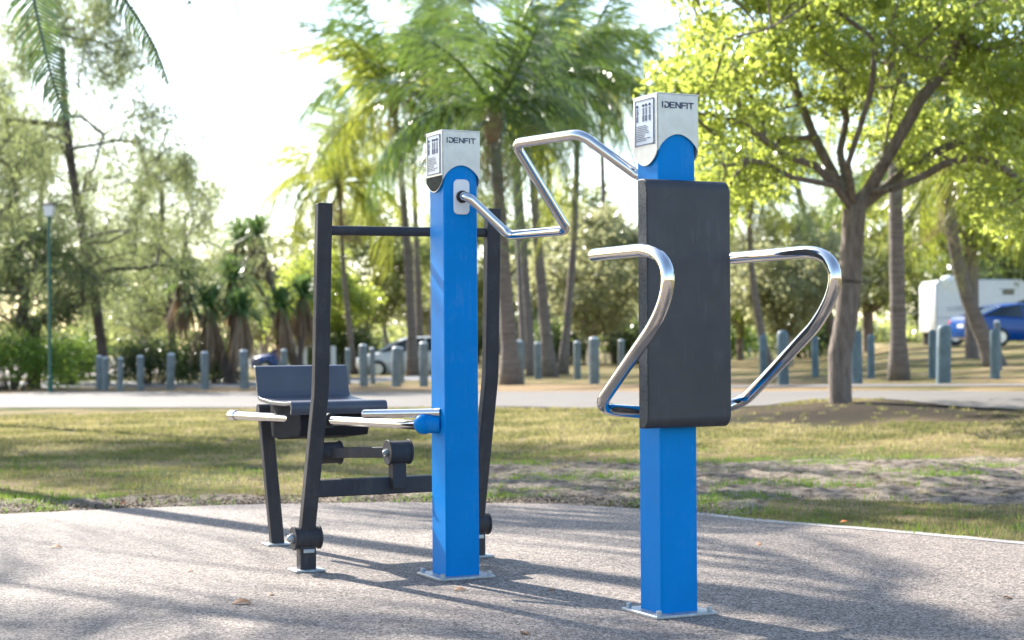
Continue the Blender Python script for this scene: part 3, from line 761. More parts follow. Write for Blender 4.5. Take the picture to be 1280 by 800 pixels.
def make_palm(base, top, r0, r1, nf_, label, size=1.0, yel=.3, group='coconut palms in the park', seed=1, bend=.0, dead=2, phase=0, low=-.55):
    nf = int(nf_*(1.35 if group[0] == 'c' else 1)); rd = random.Random(seed); base = Vector(base); top = Vector(top)
    T = thing('palm_tree', base, label, 'palm', group)
    n = 14; pts = []; rad = []
    for k in range(n+1):
        t = k/n; p = base.lerp(top, t); p.x += bend*math.sin(math.pi*t); pts.append(p)
        rad.append(.76*(r1+(r0-r1)*(1-t)**1.5)+(.38*r0*max(0, 1-t*9)) + .012*((k % 2)*2-1)*r0*2)
    pts[0].z -= .15
    mb = MB(); mb.tube(pts, rad, 12); obj('trunk', mb, M['palm_bark'], T, sharp=180)
    mb = MB(); mb.tube([top-ZV*.55, top-ZV*.2, top+ZV*.25, top+ZV*.5], [r1*1.0, r1*1.7, r1*1.4, r1*.4], 10); obj('crown_shaft', mb, M['husk'], T)
    for i in range(nf):
        el = 1.25-(1.25-low)*((i+.5)/nf)**.9; azm = i*2.39996+phase+rd.gauss(0, .15)
        y = 1 if rd.random() < yel*(.4+1.2*i/nf) else 0
        me = FR[y][min(3, max(0, int((1.25-el)*1.9+rd.random()*.8)))]
        o = bpy.data.objects.new('frond', me); C.objects.link(o); o.parent = T
        o.location = tuple(top-base+ZV*.2*rd.random()); o.rotation_euler = (rd.gauss(0, .4), -el+rd.gauss(0, .16), azm+rd.gauss(0, .2)); o.rotation_mode = 'XYZ'
        s = size*(.7+.5*rd.random()); o.scale = (s, s, s)
    for i in range(dead):
        o = bpy.data.objects.new('dead_frond', FR[2][i % 2]); C.objects.link(o); o.parent = T
        o.location = tuple(top-base-ZV*.1); o.rotation_euler = (0, R(55)+rd.random()*.4, rd.random()*6.28); s = size*.8; o.scale = (s, s, s)
    return T
def gb(px, py): return gat(px, py)
def tp(b, px, py, dY=0): return at(px, py, b.y+dY)
# (base px, top px, radii, fronds, ...)
b = gb(640, 481); make_palm(b, tp(b, 617, 150), .30, .17, 24, 'big coconut palm with a flared dark trunk base, just right of the left blue post', 1.15, .12, seed=3, dead=2, phase=.4)
b = gb(517, 470); make_palm(b, tp(b, 492, 125), .24, .13, 22, 'coconut palm with long yellow-green fronds arching left over the dark top bar', 1.3, .5, seed=5, bend=.1, phase=1.0)
b = gb(527, 464); make_palm(b, tp(b, 512, 85, 2), .2, .12, 18, 'slim palm standing close behind the left blue post', 1.1, .3, seed=11)
b = gb(688, 472); make_palm(b, tp(b, 660, 120), .25, .13, 20, 'palm with a tapering grey trunk leaning left inside the chrome crank', 1.2, .2, seed=6, bend=-.05, phase=2)
b = gb(666, 470); make_palm(b, tp(b, 645, 170, 2), .19, .12, 16, 'darker slim palm trunk directly left of the tapering grey one', 1.0, .2, seed=7)
b = gb(655, 462); make_palm(b, tp(b, 640, 150, 5), .17, .11, 14, 'thin distant palm between the flared palm and the darker slim one', 1.0, .4, seed=8)
b = gb(703, 468); make_palm(b, tp(b, 722, 105, 1), .2, .12, 18, 'palm whose ragged crown spreads right towards the taller blue post', 1.3, .15, seed=31, bend=.15, phase=1.3)
b = gb(538, 461); make_palm(b, tp(b, 560, 20, 4), .2, .12, 16, 'highest palm crown, cut by the top of the picture above the left blue post', 1.2, .2, seed=32)
b = gb(488, 455); make_palm(b, tp(b, 440, 175, 6), .18, .11, 16, 'distant palm with ragged crown spreading left above the dark upright', 1.3, .6, seed=33, phase=.7)
b = gb(770, 455); make_palm(b, tp(b, 752, 100), .21, .13, 20, 'palm with slender trunk left of the dark back pad', 1.2, .25, seed=9, bend=-.2, phase=.3)
b = gb(444, 468); make_palm(b, tp(b, 425, 235), .16, .09, 22, 'low thin palm seen between the dark upright and the blue post', 1.1, .8, seed=10, bend=-.1)
b = gb(962, 462); make_palm(b, tp(b, 936, 250), .22, .13, 18, 'dark palm trunk under the chrome handle right of the back pad', .85, .25, seed=12, bend=-.2)
b = gb(922, 448); make_palm(b, tp(b, 913, 240), .28, .17, 16, 'distant palm just right of the back pad edge', 1.1, .3, seed=13)
b = gb(1124, 476); make_palm(b, tp(b, 1117, 95), .20, .15, 18, 'palm with a thick upright ringed trunk right of the shade tree', .85, .2, seed=14)
b = gb(1246, 458); make_palm(b, tp(b, 1185, 225), .26, .15, 18, 'palm with a strongly leaning trunk in front of the blue car', .85, .5, seed=15, bend=-.25)
b = gb(1048, 452); make_palm(b, tp(b, 985, 190), .26, .15, 18, 'leaning palm half hidden behind the shade tree trunk', 1.0, .5, seed=16, bend=.1)
# near palms off the left edge: their fronds hang into the top left corner and shade the pad
NG = 'near palms beyond the left edge'
make_palm((-12.2, 29.5, terrain(-12.2, 29.5)), (-11.6, 29, 9.6), .22, .15, 26, 'palm behind the taller one outside the left edge, shading the lawn', 1.0, .1, group=NG, seed=25, low=-.3)
NP = make_palm((-8.4, 19.2, terrain(-8.4, 19.2)), (-5.1, 19.3, 7.3), .22, .15, 12, 'near palm whose fronds hang into the top left corner of the picture', 1.15, .1, group=NG, seed=21, low=-.45, phase=.3, dead=0)
make_palm((-14.5, 27, terrain(-14.5, 27)), (-13.5, 26.5, 9), .22, .15, 28, 'taller palm standing farther back outside the left edge', 1.05, .1, group=NG, seed=22)
make_palm((-10.2, 15.2, 0), (-9.6, 15.0, 7.2), .2, .15, 11, 'sparse palm closest to the exercise pad outside the left edge', .68, .1, group=NG, seed=23, dead=0)

make_palm((-6.9, 15.4, 0), (-5.9, 15.2, 7.4), .2, .15, 13, 'near palm that throws a broad shadow over the right of the exercise pad', 1.0, .1, group=NG, seed=24, dead=0, low=-.2)
def hanging_frond(path, ll, lr, n, Y, seed, parent):
    r_ = random.Random(seed); pts = fillet([at(x, y, Y) for x, y in path], 2.0, 6); V = []
    cum = [0]
    for a_, b_ in zip(pts, pts[1:]): cum.append(cum[-1]+(b_-a_).length)
    pts = [next((pts[j].lerp(pts[j+1], (q-cum[j])/max(1e-6, cum[j+1]-cum[j])) for j in range(len(pts)-1) if cum[j+1] >= q), pts[-1]) for q in [cum[-1]*k/24 for k in range(25)]]
    tot = len(pts)-1
    for k in range(n):
        t = (k+.5)/n*tot; i = min(int(t), tot-1); p = pts[i].lerp(pts[i+1], t-i); d = (pts[i+1]-pts[i]).normalized()
        fr = k/n; amp = math.sin(math.pi*(.25+.72*fr))**.7
        for s, l in ((-1, ll), (1, lr)):
            if l == 0: continue
            lat = Vector((-d.z, 0, d.x))*s; l_ = l*amp*(.8+.4*r_.random())
            q1 = p+(lat*.75+d*.65+Vector((0, r_.gauss(0, .25), 0))).normalized()*l_*.5; q2 = q1+(lat*.35+d*.6+Vector((0, r_.gauss(0, .2), -.6))).normalized()*l_*.5
            u = d.cross(Vector((0, 1, 0)))*.0+d*.016
            V.append([p-u, p+u, q1+u, q1-u]); V.append([q1-u, q1+u, q2+u*.15, q2-u*.15])
    mb = MB(); mb.tube(pts, [.03*(1-.7*i/len(pts)) for i in range(len(pts))], 6)
    for q in V: mb.add(q, [(0, 1, 2, 3)])
    obj('frond', mb, M['l_palm'], parent, smooth=False)
hanging_frond([(5, -240), (28, -120), (42, 0), (60, 80), (82, 150)], .66, .60, 74, 17.6, 1, NP)
hanging_frond([(30, -250), (95, -110), (150, -10), (190, 50), (211, 104)], .36, .10, 80, 17.3, 2, NP)
hanging_frond([(20, -250), (150, -190), (215, -60), (238, 6)], .4, .3, 40, 18.2, 3, NP)
# pandanus
def sword_mesh(n, ln, up, seed, mat, dead=False):
    r_ = random.Random(seed); V = []
    for i in range(n):
        a_ = r_.uniform(0, 6.283); el = r_.uniform(-.2, 1.4) if not dead else r_.uniform(-1.5, -1.0)
        d = Vector((math.cos(a_)*math.cos(el), math.sin(a_)*math.cos(el), math.sin(el))); s = Vector((-math.sin(a_), math.cos(a_), 0))*.035
        l = ln*r_.uniform(.7, 1.1); p0 = d*.08; p1 = d*l*.5+Vector((0, 0, .02)); p2 = d*l*.8-Vector((0, 0, .12*l)); p3 = d*l*.92-Vector((0, 0, .36*l))
        if dead: p0 += Vector((math.cos(a_), math.sin(a_), 0))*.12
        V += [[p0-s, p0+s, p1+s, p1-s], [p1-s, p1+s, p2+s*.7, p2-s*.7], [p2-s*.7, p2+s*.7, p3+s*.1, p3-s*.1]]
    return [[tuple(v) for v in q] for q in V]
def pandanus(base, heads, label, sc=1.0):
    T = thing('pandanus_tree', base, label, 'tree', 'pandanus clump behind the left bollards')
    mb = MB()
    fk = base+ZV*.9
    for h in heads:
        mb.tube([base-ZV*.1, base.lerp(h, .3)+ZV*.1, base.lerp(h, .7)-ZV*.1, h], [.11, .09, .075, .08], 7)
    for k in range(6): a_ = k*1.05; mb.tube([base+ZV*.6, base+Vector((math.cos(a_)*.45, math.sin(a_)*.45, -.05))], [.035, .035], 5)
    obj('trunk', mb, M['bark_dark'], T)
    for i, h in enumerate(heads):
        quads('leaf_head', np.array(sword_mesh(150, 1.15*sc, 1, i+3, None))+np.array(h)[None, None, :], 4, M['l_pand'], T, base)
        quads('dead_leaf_skirt', np.array(sword_mesh(110, 1.35*sc, 1, i+33, None, True))+np.array(h)[None, None, :], 4, M['l_dead'], T, base)
b = gb(290, 480); pandanus(b, [at(262, 385, b.y), at(300, 392, b.y-.5), at(230, 352, b.y+1), at(292, 350, b.y+1)], 'pandanus with spiky green heads and brown dead skirts left of the seat')
b = gb(375, 474); pandanus(b, [at(352, 385, b.y), at(378, 372, b.y+.8), at(322, 295, b.y+1), at(300, 300, b.y+2)], 'pandanus with pale dead skirts behind the left dark upright')

# background trees
pA = make_tree('background_tree', 7.5, 8.5, 1.7, 130, 17000, M['bark_pale'], M['l_pale'], .26, .24, fork=.2, sig=.5)
pB = make_tree('background_tree', 9.5, 8.0, 2.2, 130, 17000, M['bark'], M['l_mid'], .28, .24, fork=.22, sig=.5)
pC = make_tree('background_tree', 6.5, 8.0, 1.2, 120, 16000, M['bark_dark'], M['l_dark'], .24, .22, fork=.2, sig=.45)
pD = make_tree('background_tree', 6.0, 6.5, 1.6, 100, 14000, M['bark'], M['l_main'], .2, .2, fork=.25, sig=.4)
pE = make_tree('background_tree', 7.6, 6.2, 2.6, 100, 15000, M['bark'], M['l_main'], .18, .16, fork=.42, sig=.4)
BT = 'background trees across the park'
bt = [(pA, 740, 74, 0, .92, 'pale many-branched tree behind the crank and the back pad'),
      (pB, 455, 80, 1, .9, 'pale olive tree behind the low thin palm'),
      (pB, 590, 88, 2, .95, 'mid-green tree behind the left blue post'),
      (pA, 985, 70, 3, .85, 'tree with pale forked limbs seen inside the right chrome handle'),
      (pA, 860, 84, 4, 1.0, 'pale tree mostly hidden behind the back pad'),
      (pB, 1085, 82, 5, .95, 'mid-green tree behind the shade tree trunk'),
      (pC, 1300, 72, 6, 1.25, 'dark dense tree above the blue car at the right edge'),
      (pE, 1215, 44, 7, 1, 'yellow-green tree hanging over the white camper'),
      (pC, 1160, 100, 8, 1.3, 'dark tree far behind the white camper'),
      (pD, 395, 66, 9, .8, 'bright green tree behind the pandanus with pale skirts'),
      (pA, 330, 90, 10, .95, 'pale tree in the distance above the pandanus clump'),
      (pC, 660, 104, 11, .8, 'dark distant tree between the palm trunks right of the blue post'),
      (pA, 540, 112, 12, 1.0, 'hazy pale tree farthest behind the slim palm'),
      (pD, 925, 92, 13, 1.0, 'yellow-green distant tree above the two walkers'),
      (pB, 720, 120, 14, 1.3, 'tall distant olive tree behind the pale many-branched one'),
      (pB, 180, 110, 15, 1.0, 'distant olive tree low behind the left bollards')
      ]
for pr_, px, Y, rz, sc, lab in bt: place(pr_, px, Y, rz, sc, lab, 'tree', BT)

# shrubs
def make_shrub(name, w, h, n, mat, leaf=.14):
    root = bpy.data.objects.new(name, None); C.objects.link(root)
    mb = MB(); cs = []
    for k in range(26):
        a_ = random.uniform(0, 6.28); r = random.random()**.5*w/2; p = Vector((r*math.cos(a_), r*math.sin(a_)*.6, h*random.uniform(.35, .9)*(1-.4*(2*r/w)**2)))
        mb.tube([Vector((p.x*.2, p.y*.2, -.05)), p*.6, p], [.025, .018, .008], 4); cs.append(tuple(p))
    obj('stems', mb, M['bark_dark'], root, local=True)
    V = leaves(cs, n, (w*.11, w*.08, h*.16), leaf, leaf*.4, .1); V[:, :, 2] = np.maximum(V[:, :, 2], .0)
    quads('foliage', V, 4, mat, root); return root
sD = make_shrub('shrub', 3.0, 1.7, 7000, M['l_dark']); sB = make_shrub('shrub', 3.0, 1.6, 6000, M['l_shrub'])
SG = 'shrubs at the back of the lawn'
for pr_, px, Y, rz, sc, lab in [(sD, 190, 50, 0, .8, 'dark low shrub behind the fourth and fifth bollards from the left'), (sD, 262, 50, 1, .85, 'dark low shrub under the pandanus with brown skirts'),
      (sD, 425, 66, 3, 1.1, 'dark shrub between the dark upright and the white hatchback'),
      (sD, 700, 78, 4, 1.3, 'dark distant shrub right of the palm trunks'), (sD, 790, 80, 5, 1.3, 'dark distant shrub left of the back pad'), (sD, 600, 84, 6, 1.3, 'dark distant shrub behind the left blue post'),
      (sB, 15, 46, 0, 1.0, 'bright green shrub at the left edge behind the forked tree'), (sB, 88, 52, 2, .95, 'bright green shrub right of the lamp post'),
      (sB, 905, 96, 1, 1.6, 'bright distant shrub beside the two walkers'), (sD, 1010, 98, 2, 1.7, 'dark distant shrub beyond the right chrome handle')]:
    place(pr_, px, Y, rz, sc, lab, 'shrub', SG)

# far wood, closes the horizon
cs = []
for k in range(420):
    x = rng.uniform(-150, 170); y = rng.uniform(170, 210); hh = (4.5+2.5*math.sin(x*.11)+rng.normal()*1.2)*(.35 if x < -45 else 1)
    for j in range(3): cs.append((x, y, .5+max(.3, hh)*rng.random()))
V = leaves(cs, 60000, (1.8, 1.5, .9), .9, .5, .1); V[:, :, 2] = np.maximum(V[:, :, 2], 0)
o = quads('far_wood', V, 4, M['l_mid']); tag(o, 'far line of trees closing the view behind the park', 'wood', kind='stuff')

# ---------------------------------------------------------------- bollards
def bollard_proto(mat, mat_cap):
    root = bpy.data.objects.new('bollard', None); C.objects.link(root)
    mb = MB(); r = .115
    mb.tube([(0, 0, -.1), (0, 0, .5), (0, 0, .93), (0, 0, .955)], [r, r, r, r*.9], 18); obj('post', mb, mat, root, local=True, sharp=50)
    mb = MB(); mb.tube([(0, 0, .955), (0, 0, .985), (0, 0, 1.0)], [r*.9, r*.75, r*.3], 18); obj('top', mb, mat_cap, root, local=True, sharp=50); return root
B1 = bollard_proto(M['bollard'], M['capgrey']); B2 = bollard_proto(M['bollard_teal'], M['bollard_teal'])
GL = 'bollards along the far side of the path'
bl = [(124, 444, 487, 8, 0, 'leftmost grey bollard, nearly touching its neighbour'), (132, 446, 488, 8, 0, 'second grey bollard from the left, close beside the first'),
      (150.5, 446, 489, 7, 0, 'thin bollard third from the left'), (176, 444, 488, 9, 0, 'fourth bollard from the left in front of the dark shrub'),
      (213, 441, 487, 10, 0, 'fifth bollard from the left in front of the dark shrub'), (256, 439, 487, 10, 0, 'sixth bollard from the left below the pandanus'),
      (306, 437, 486, 11, 0, 'bollard just left of the grey seat'), (355, 436, 482, 8, 0, 'bollard showing above the seat back in front of the blue hatchback'),
      (435, 435, 481, 7, 0, 'thin green bollard above the right end of the seat back'), (455, 430, 483, 11, 0, 'thick bollard left of the white car'),
      (466, 434, 480, 7, 0, 'thin bollard touching the front of the white car'), (495.5, 433, 483, 12, 0, 'thick bollard in front of the white car'),
      (502.5, 434, 479, 6, 0, 'thin bollard half hidden behind the thick one at the white car'), (530, 427, 483, 11, 0, 'bollard at the left edge of the left blue post'),
      (649, 425, 478, 14, 0, 'thick bollard between the flared palm and the slim palms'), (673, 427, 474, 9, 0, 'bollard in front of the slim palm trunks'),
      (722, 426, 474, 9, 0, 'thin bollard left of the thick one with a bright top'), (743, 421, 480, 13, 0, 'thick bollard with a bright top left of the chrome handle'),
      (777, 424, 466, 8, 0, 'small bollard seen just above the left chrome handle'),
      (954.5, 418, 474, 9, 1, 'thin teal bollard first to the right of the back pad'), (979.5, 413, 481, 14, 1, 'thick teal bollard inside the right chrome handle'),
      (1019.5, 420, 471, 9, 1, 'thin teal bollard behind the bend of the right chrome handle'), (1071, 413, 480, 15, 1, 'thick teal bollard partly hidden by the shade tree trunk'),
      (1089, 418, 473, 9, 1, 'thin teal bollard between the shade tree and the ringed palm'), (1165.5, 412, 473, 10, 1, 'thin teal bollard left of the thickest one'),
      (1179.5, 406, 479, 18, 1, 'thickest teal bollard below the white camper'), (1244, 411, 474, 12, 1, 'teal bollard at the foot of the leaning palm'),
      (1249, 400, 463, 8, 0, 'taller thin bollard behind the one at the leaning palm')]
ub = set()
for x, yt, yb, wd, kind, lab in bl:
    g = gat(x, yb); hgt = (yb-yt)/F*g.y; rad = wd/F*g.y/2
    p0 = B2 if kind else B1
    if kind in ub: o = copy_tree(p0)
    else: o = p0; ub.add(kind)
    o.location = g; o.scale = (rad/.115, rad/.115, hgt); o.rotation_euler = (random.gauss(0, .012), random.gauss(0, .012), random.random()*6); tag(o, lab, 'bollard', GL)

# street lamp
g = gat(63, 491); k = g.y/F
T = thing('street_lamp', g, 'green street lamp with a white box lantern on the left', 'street lamp')
zt = at(61, 272, g.y).z
mb = MB(); mb.tube([g-ZV*.1, g+ZV*.4, g+ZV*.42, Vector((g.x, g.y, zt))], [.075, .07, .048, .04], 12); obj('pole', mb, M['green_pole'], T)
mb = MB(); c = Vector((g.x, g.y, zt)); mb.loft([[c+Vector((x*s, y*s, z)) for x, y in ((-1, -1), (1, -1), (1, 1), (-1, 1))] for s, z in ((.085, .03), (.12, .30))]); obj('lantern', mb, M['lampglass'], T)
mb = MB(); mb.loft([[c+Vector((x*s, y*s, z)) for x, y in ((-1, -1), (1, -1), (1, 1), (-1, 1))] for s, z in ((.14, .30), (.13, .34), (.03, .38))]); obj('lantern_roof', mb, M['steel_dark'], T)
mb = MB(); mb.tube([c, c+ZV*.03], [.05, .09], 12); obj('lantern_collar', mb, M['green_pole'], T)

# ---------------------------------------------------------------- vehicles
def make_car(name, loc, rz, mat, label, hatch=False):
    T = thing(name, loc, label, 'car', 'cars parked beyond the lawn', rz)
    # x forward, sections: (x, half width, z bottom, z belt)
    if hatch: secs = [(-1.98, .70, .45, .80), (-1.92, .80, .28, .95), (-1.4, .85, .2, .98), (0, .86, .18, .96), (.9, .86, .18, .95), (1.55, .83, .2, .86), (1.95, .76, .26, .72), (2.05, .62, .4, .6)]
    else: secs = [(-2.35, .68, .45, .88), (-2.28, .80, .30, 1.0), (-1.6, .88, .2, 1.03), (-.4, .90, .18, .98), (.9, .90, .18, .96), (1.6, .87, .2, .88), (2.15, .78, .25, .74), (2.32, .6, .4, .6)]
    mb = MB(); rings = []
    for x, w, z0, z1 in secs:
        rings.append([Vector((x, s*a_, z)) for s, a_, z in ((-1, w*.86, z0), (-1, w, z0+.18), (-1, w, (z0+z1)/2+.05), (-1, w*.95, z1-.07), (-1, w*.80, z1), (1, w*.80, z1), (1, w*.95, z1-.07), (1, w, (z0+z1)/2+.05), (1, w, z0+.18), (1, w*.86, z0))])
    mb.loft(rings); body = obj('body', mb, mat, T, local=True, bevel=.02, sharp=50)
    gl = [(-1.8, .62, .97, 1.02), (-1.35, .64, .97, 1.36), (-.6, .66, .96, 1.44), (.2, .66, .95, 1.43), (.55, .64, .94, 1.32), (1.25, .62, .9, .95)]
    if not hatch: gl = [(-1.95, .62, 1.0, 1.04), (-1.1, .62, .98, 1.38), (-.4, .64, .97, 1.46), (.3, .64, .96, 1.45), (.6, .62, .95, 1.36), (1.35, .60, .92, .97)]
    mb = MB(); mb.loft([[Vector((x, s*a_, z)) for s, a_, z in ((-1, w*1.16, z0-.02), (-1, w, z1-.05), (-1, w*.85, z1), (1, w*.85, z1), (1, w, z1-.05), (1, w*1.16, z0-.02))] for x, w, z0, z1 in gl])
    obj('window', mb, M['glass'], T, local=True, sharp=40)
    mb = MB(); mb.loft([[Vector((x, s*a_, z)) for s, a_, z in ((-1, w*1.0, z1-.03), (-1, w*.86, z1+.015), (1, w*.86, z1+.015), (1, w*1.0, z1-.03))] for x, w, z0, z1 in gl[1:-1]])
    obj('roof', mb, mat, T, local=True)
    for s in (-1, 1):
        for (i0, i1) in ((0, 1), (4, 5)):
            a0, a1 = gl[i0], gl[i1]; mb = MB(); mb.tube([(a0[0], s*a0[1]*.98, a0[3]-.02), (a1[0], s*a1[1]*.98, a1[3]-.02)], .035, 6); obj('pillar', mb, mat, T, local=True)
        mb = MB(); mb.tube([(-.35, s*gl[2][1]*1.13, .97), (-.38, s*gl[2][1]*1.0, 1.42)], .035, 6); obj('pillar', mb, mat, T, local=True)
        x1 = secs[1][0]; mb = MB(); mb.box((x1+.02, s*.66, .82), (.14, .26, .16)); obj('tail_light', mb, M['red'], T, local=True, bevel=.03)
        x2 = secs[-2][0]; mb = MB(); mb.box((x2-.03, s*.62, .66), (.22, .24, .11)); obj('headlight', mb, M['lampglass'], T, local=True, bevel=.03)
        mb = MB(); mb.box((.75, s*.98, .98), (.1, .14, .1)); obj('mirror', mb, mat, T, local=True, bevel=.03)
        for xw in (secs[2][0]+.25, secs[5][0]-.22):
            mb = MB(); mb.tube([(xw, s*.70, .31), (xw, s*.72, .31), (xw, s*.88, .31), (xw, s*.905, .31)], [.28, .32, .32, .28], 24); wh = obj('wheel', mb, M['tyre'], T, local=True)
            mb = MB(); mb.tube([(xw, s*.905, .31), (xw, s*.915, .31)], [.2, .19], 10); obj('rim', mb, M['rim'], wh, local=True)
    mb = MB(); mb.box((secs[0][0]-.0, 0, .70), (.02, .38, .12)); obj('number_plate', mb, M['white'], T, local=True)
    return T
def X_(px, Y): return (px-640)/F*Y
Y = 58; x = X_(1262, Y)+.35; make_car('parked_car', (x, Y, terrain(x, Y)+.02), R(18), M['carblue'], 'bright blue sedan with its tail light to the left, parked at the right edge')
Y = 60; x = X_(517, Y); make_car('parked_car', (x, Y, terrain(x, Y)-.12), R(187), M['carwhite'], 'white hatchback with sloping front parked behind the palm trunks left of the blue post', True)
Y = 72; x = X_(376, Y); make_car('parked_car', (x, Y, terrain(x, Y)-.15), R(172), M['carblue'], 'blue hatchback just showing above the seat back', True)
for px, lab in ((374, 'white post behind the seat, nearer the blue hatchback roof'), (381, 'white post behind the seat against the dark upright'), (417, 'white post just right of the dark upright')):
    g = gat(px, 472); T = thing('marker_post', g, lab, 'post', 'white posts in the car park')
    mb = MB(); mb.box(g+ZV*.5, (.16, .12, 1.1)); obj('shaft', mb, M['white'], T, bevel=.02)
# camper
Y = 70; x = X_(1206, Y)+.35
T = thing('camper_van', (x, Y, terrain(x, Y)), 'white camper body with small dark windows and grey swoosh stripes behind the blue car', 'camper', rz=R(4))
mb = MB(); sec = [(-1.95, .55), (-1.95, 2.5), (-1.8, 2.72), (1.7, 2.72), (2.05, 2.45), (1.95, 1.9), (1.45, 1.75), (1.45, .55)]
mb.loft([[Vector((a_, y, z)) for a_, z in sec] for y in (-1.1, 1.1)]); obj('body', mb, M['carwhite'], T, local=True, bevel=.06)
for (a_, z, w, h) in ((-.62, 2.05, .5, .36), (1.1, 2.2, .5, .25), (.5, 1.3, .55, .3)):
    mb = MB(); mb.box((a_, -1.105, z), (w, .03, h)); wf = obj('window', mb, M['glass'], T, local=True, bevel=.01)
    mb = MB(); mb.box((a_, -1.103, z), (w+.08, .02, h+.08)); obj('frame', mb, M['white'], wf, local=True)
mb = MB(); 
for pts in ([(-1.5, 1.55), (-.6, 1.62), (.2, 1.45), (1.3, 1.7)], [(-1.5, 1.45), (-.5, 1.50), (.3, 1.33), (1.2, 1.5)], [(-1.9, 1.15), (-.4, 1.15), (1.0, 1.12)]):
    mb.tube([Vector((a_, -1.10, z)) for a_, z in pts], [.012]+[.035]*(len(pts)-2)+[.01], 6)
obj('stripe', mb, M['stripe'], T, local=True)
mb = MB(); mb.sphere((-1.1, -.3, 2.72), .36, (1, 1, .6)); obj('roof_vent', mb, M['white'], T, local=True)
mb = MB(); mb.box((3.1, 0, 2.12), (2.2, 2.0, .1)); mb.box((3.1, 0, 1.3), (2.2, 1.9, .9)); mb.box((3.1, 0, .7), (2.3, 2.0, .5)); obj('cab', mb, M['carwhite'], T, local=True, bevel=.05)
mb = MB(); mb.box((3.1, 0, 1.7), (1.9, 1.96, .45)); obj('cab_window', mb, M['glass'], T, local=True, bevel=.03)
mb = MB(); mb.box((3.1, -.5, 2.0), (2.4, 1.3, .06)); obj('awning', mb, M['kerb'], T, local=True)
for a_ in (-1.1, .3, 3.4):
    for s in (-1, 1):
        mb = MB(); mb.cyl((a_, s*.85, .38), (a_, s*1.07, .38), .38, 20); wh = obj('wheel', mb, M['tyre'], T, local=True)
        mb = MB(); mb.cyl((a_, s*1.07, .38), (a_, s*1.08, .38), .2, 12); obj('rim', mb, M['rim'], wh, local=True)

# two distant walkers
def person(loc, label, shirt, legs, swing):
    T = thing('person', loc, label, 'person', 'walkers in the distance')
    vs = [(0, 0, .95), (0, 0, 1.15), (0, 0, 1.38), (0, 0, 1.5), (0, 0, 1.60), (0, 0, 1.70),
          (-.09, 0, .9), (-.1, .10*swing, .5), (-.1, -.05*swing, .08), (-.1, .08-.05*swing, .04), (.09, 0, .9), (.1, -.14*swing, .5), (.1, -.25*swing, .08), (.1, -.17*swing, .04),
          (-.18, 0, 1.38), (-.24, .06*swing, 1.1), (-.22, .16, .88), (.18, 0, 1.38), (.24, -.06*swing, 1.1), (.22, .1, .88)]
    ed = [(0, 1), (1, 2), (2, 3), (3, 4), (4, 5), (0, 6), (6, 7), (7, 8), (8, 9), (0, 10), (10, 11), (11, 12), (12, 13), (2, 14), (14, 15), (15, 16), (2, 17), (17, 18), (18, 19)]
    rad = [.15, .13, .15, .06, .10, .08, .09, .065, .045, .04, .09, .065, .045, .04, .06, .045, .035, .06, .045, .035]
    me = bpy.data.meshes.new('body'); me.from_pydata(vs, ed, []); me.materials.append(M['skin']); o = bpy.data.objects.new('body', me); finish(o, T)
    mo = o.modifiers.new('skin', 'SKIN'); ss = o.modifiers.new('sub', 'SUBSURF'); ss.levels = 1; ss.render_levels = 1
    for i, v in enumerate(me.skin_vertices[0].data): v.radius = (rad[i], rad[i]*.8); v.use_root = (i == 0)
    mb = MB(); mb.tube([(0, 0, .86), (0, 0, 1.0), (0, 0, 1.2), (0, 0, 1.4), (0, 0, 1.46)], [.19, .175, .18, .2, .09], 14)
    for s, sw in ((-1, 1), (1, -1)): mb.tube([(s*.16, 0, 1.41), (s*.21, .03*sw*swing, 1.24), (s*.235, .05*sw*swing, 1.12)], [.08, .075, .07], 10)
    obj('shirt', mb, shirt, T, local=True)
    mb = MB()
    for s, a_, b_ in ((-1, .10, -.05), (1, -.14, -.25)): mb.tube([(s*.08, 0, .92), (s*.1, a_*swing, .5), (s*.1, b_*swing, .14)], [.13, .09, .07], 10)
    obj('trousers', mb, legs, T, local=True)
    mb = MB(); mb.sphere((0, -.015, 1.66), .112, (1, 1.05, 1)); obj('hair', mb, M['hair'], T, local=True)
    return T
for px, lab, sh, lg, sc in ((935, 'distant walker in pale clothes, left of the pair', M['white'], M['trousers'], 1), (948, 'distant walker in a pink top, right of the pair', M['shirt'], M['hair'], -1)):
    Y = 105; x = X_(px, Y); p = person((x, Y, terrain(x, Y)), lab, sh, lg, sc); p.rotation_euler.z = 2.6

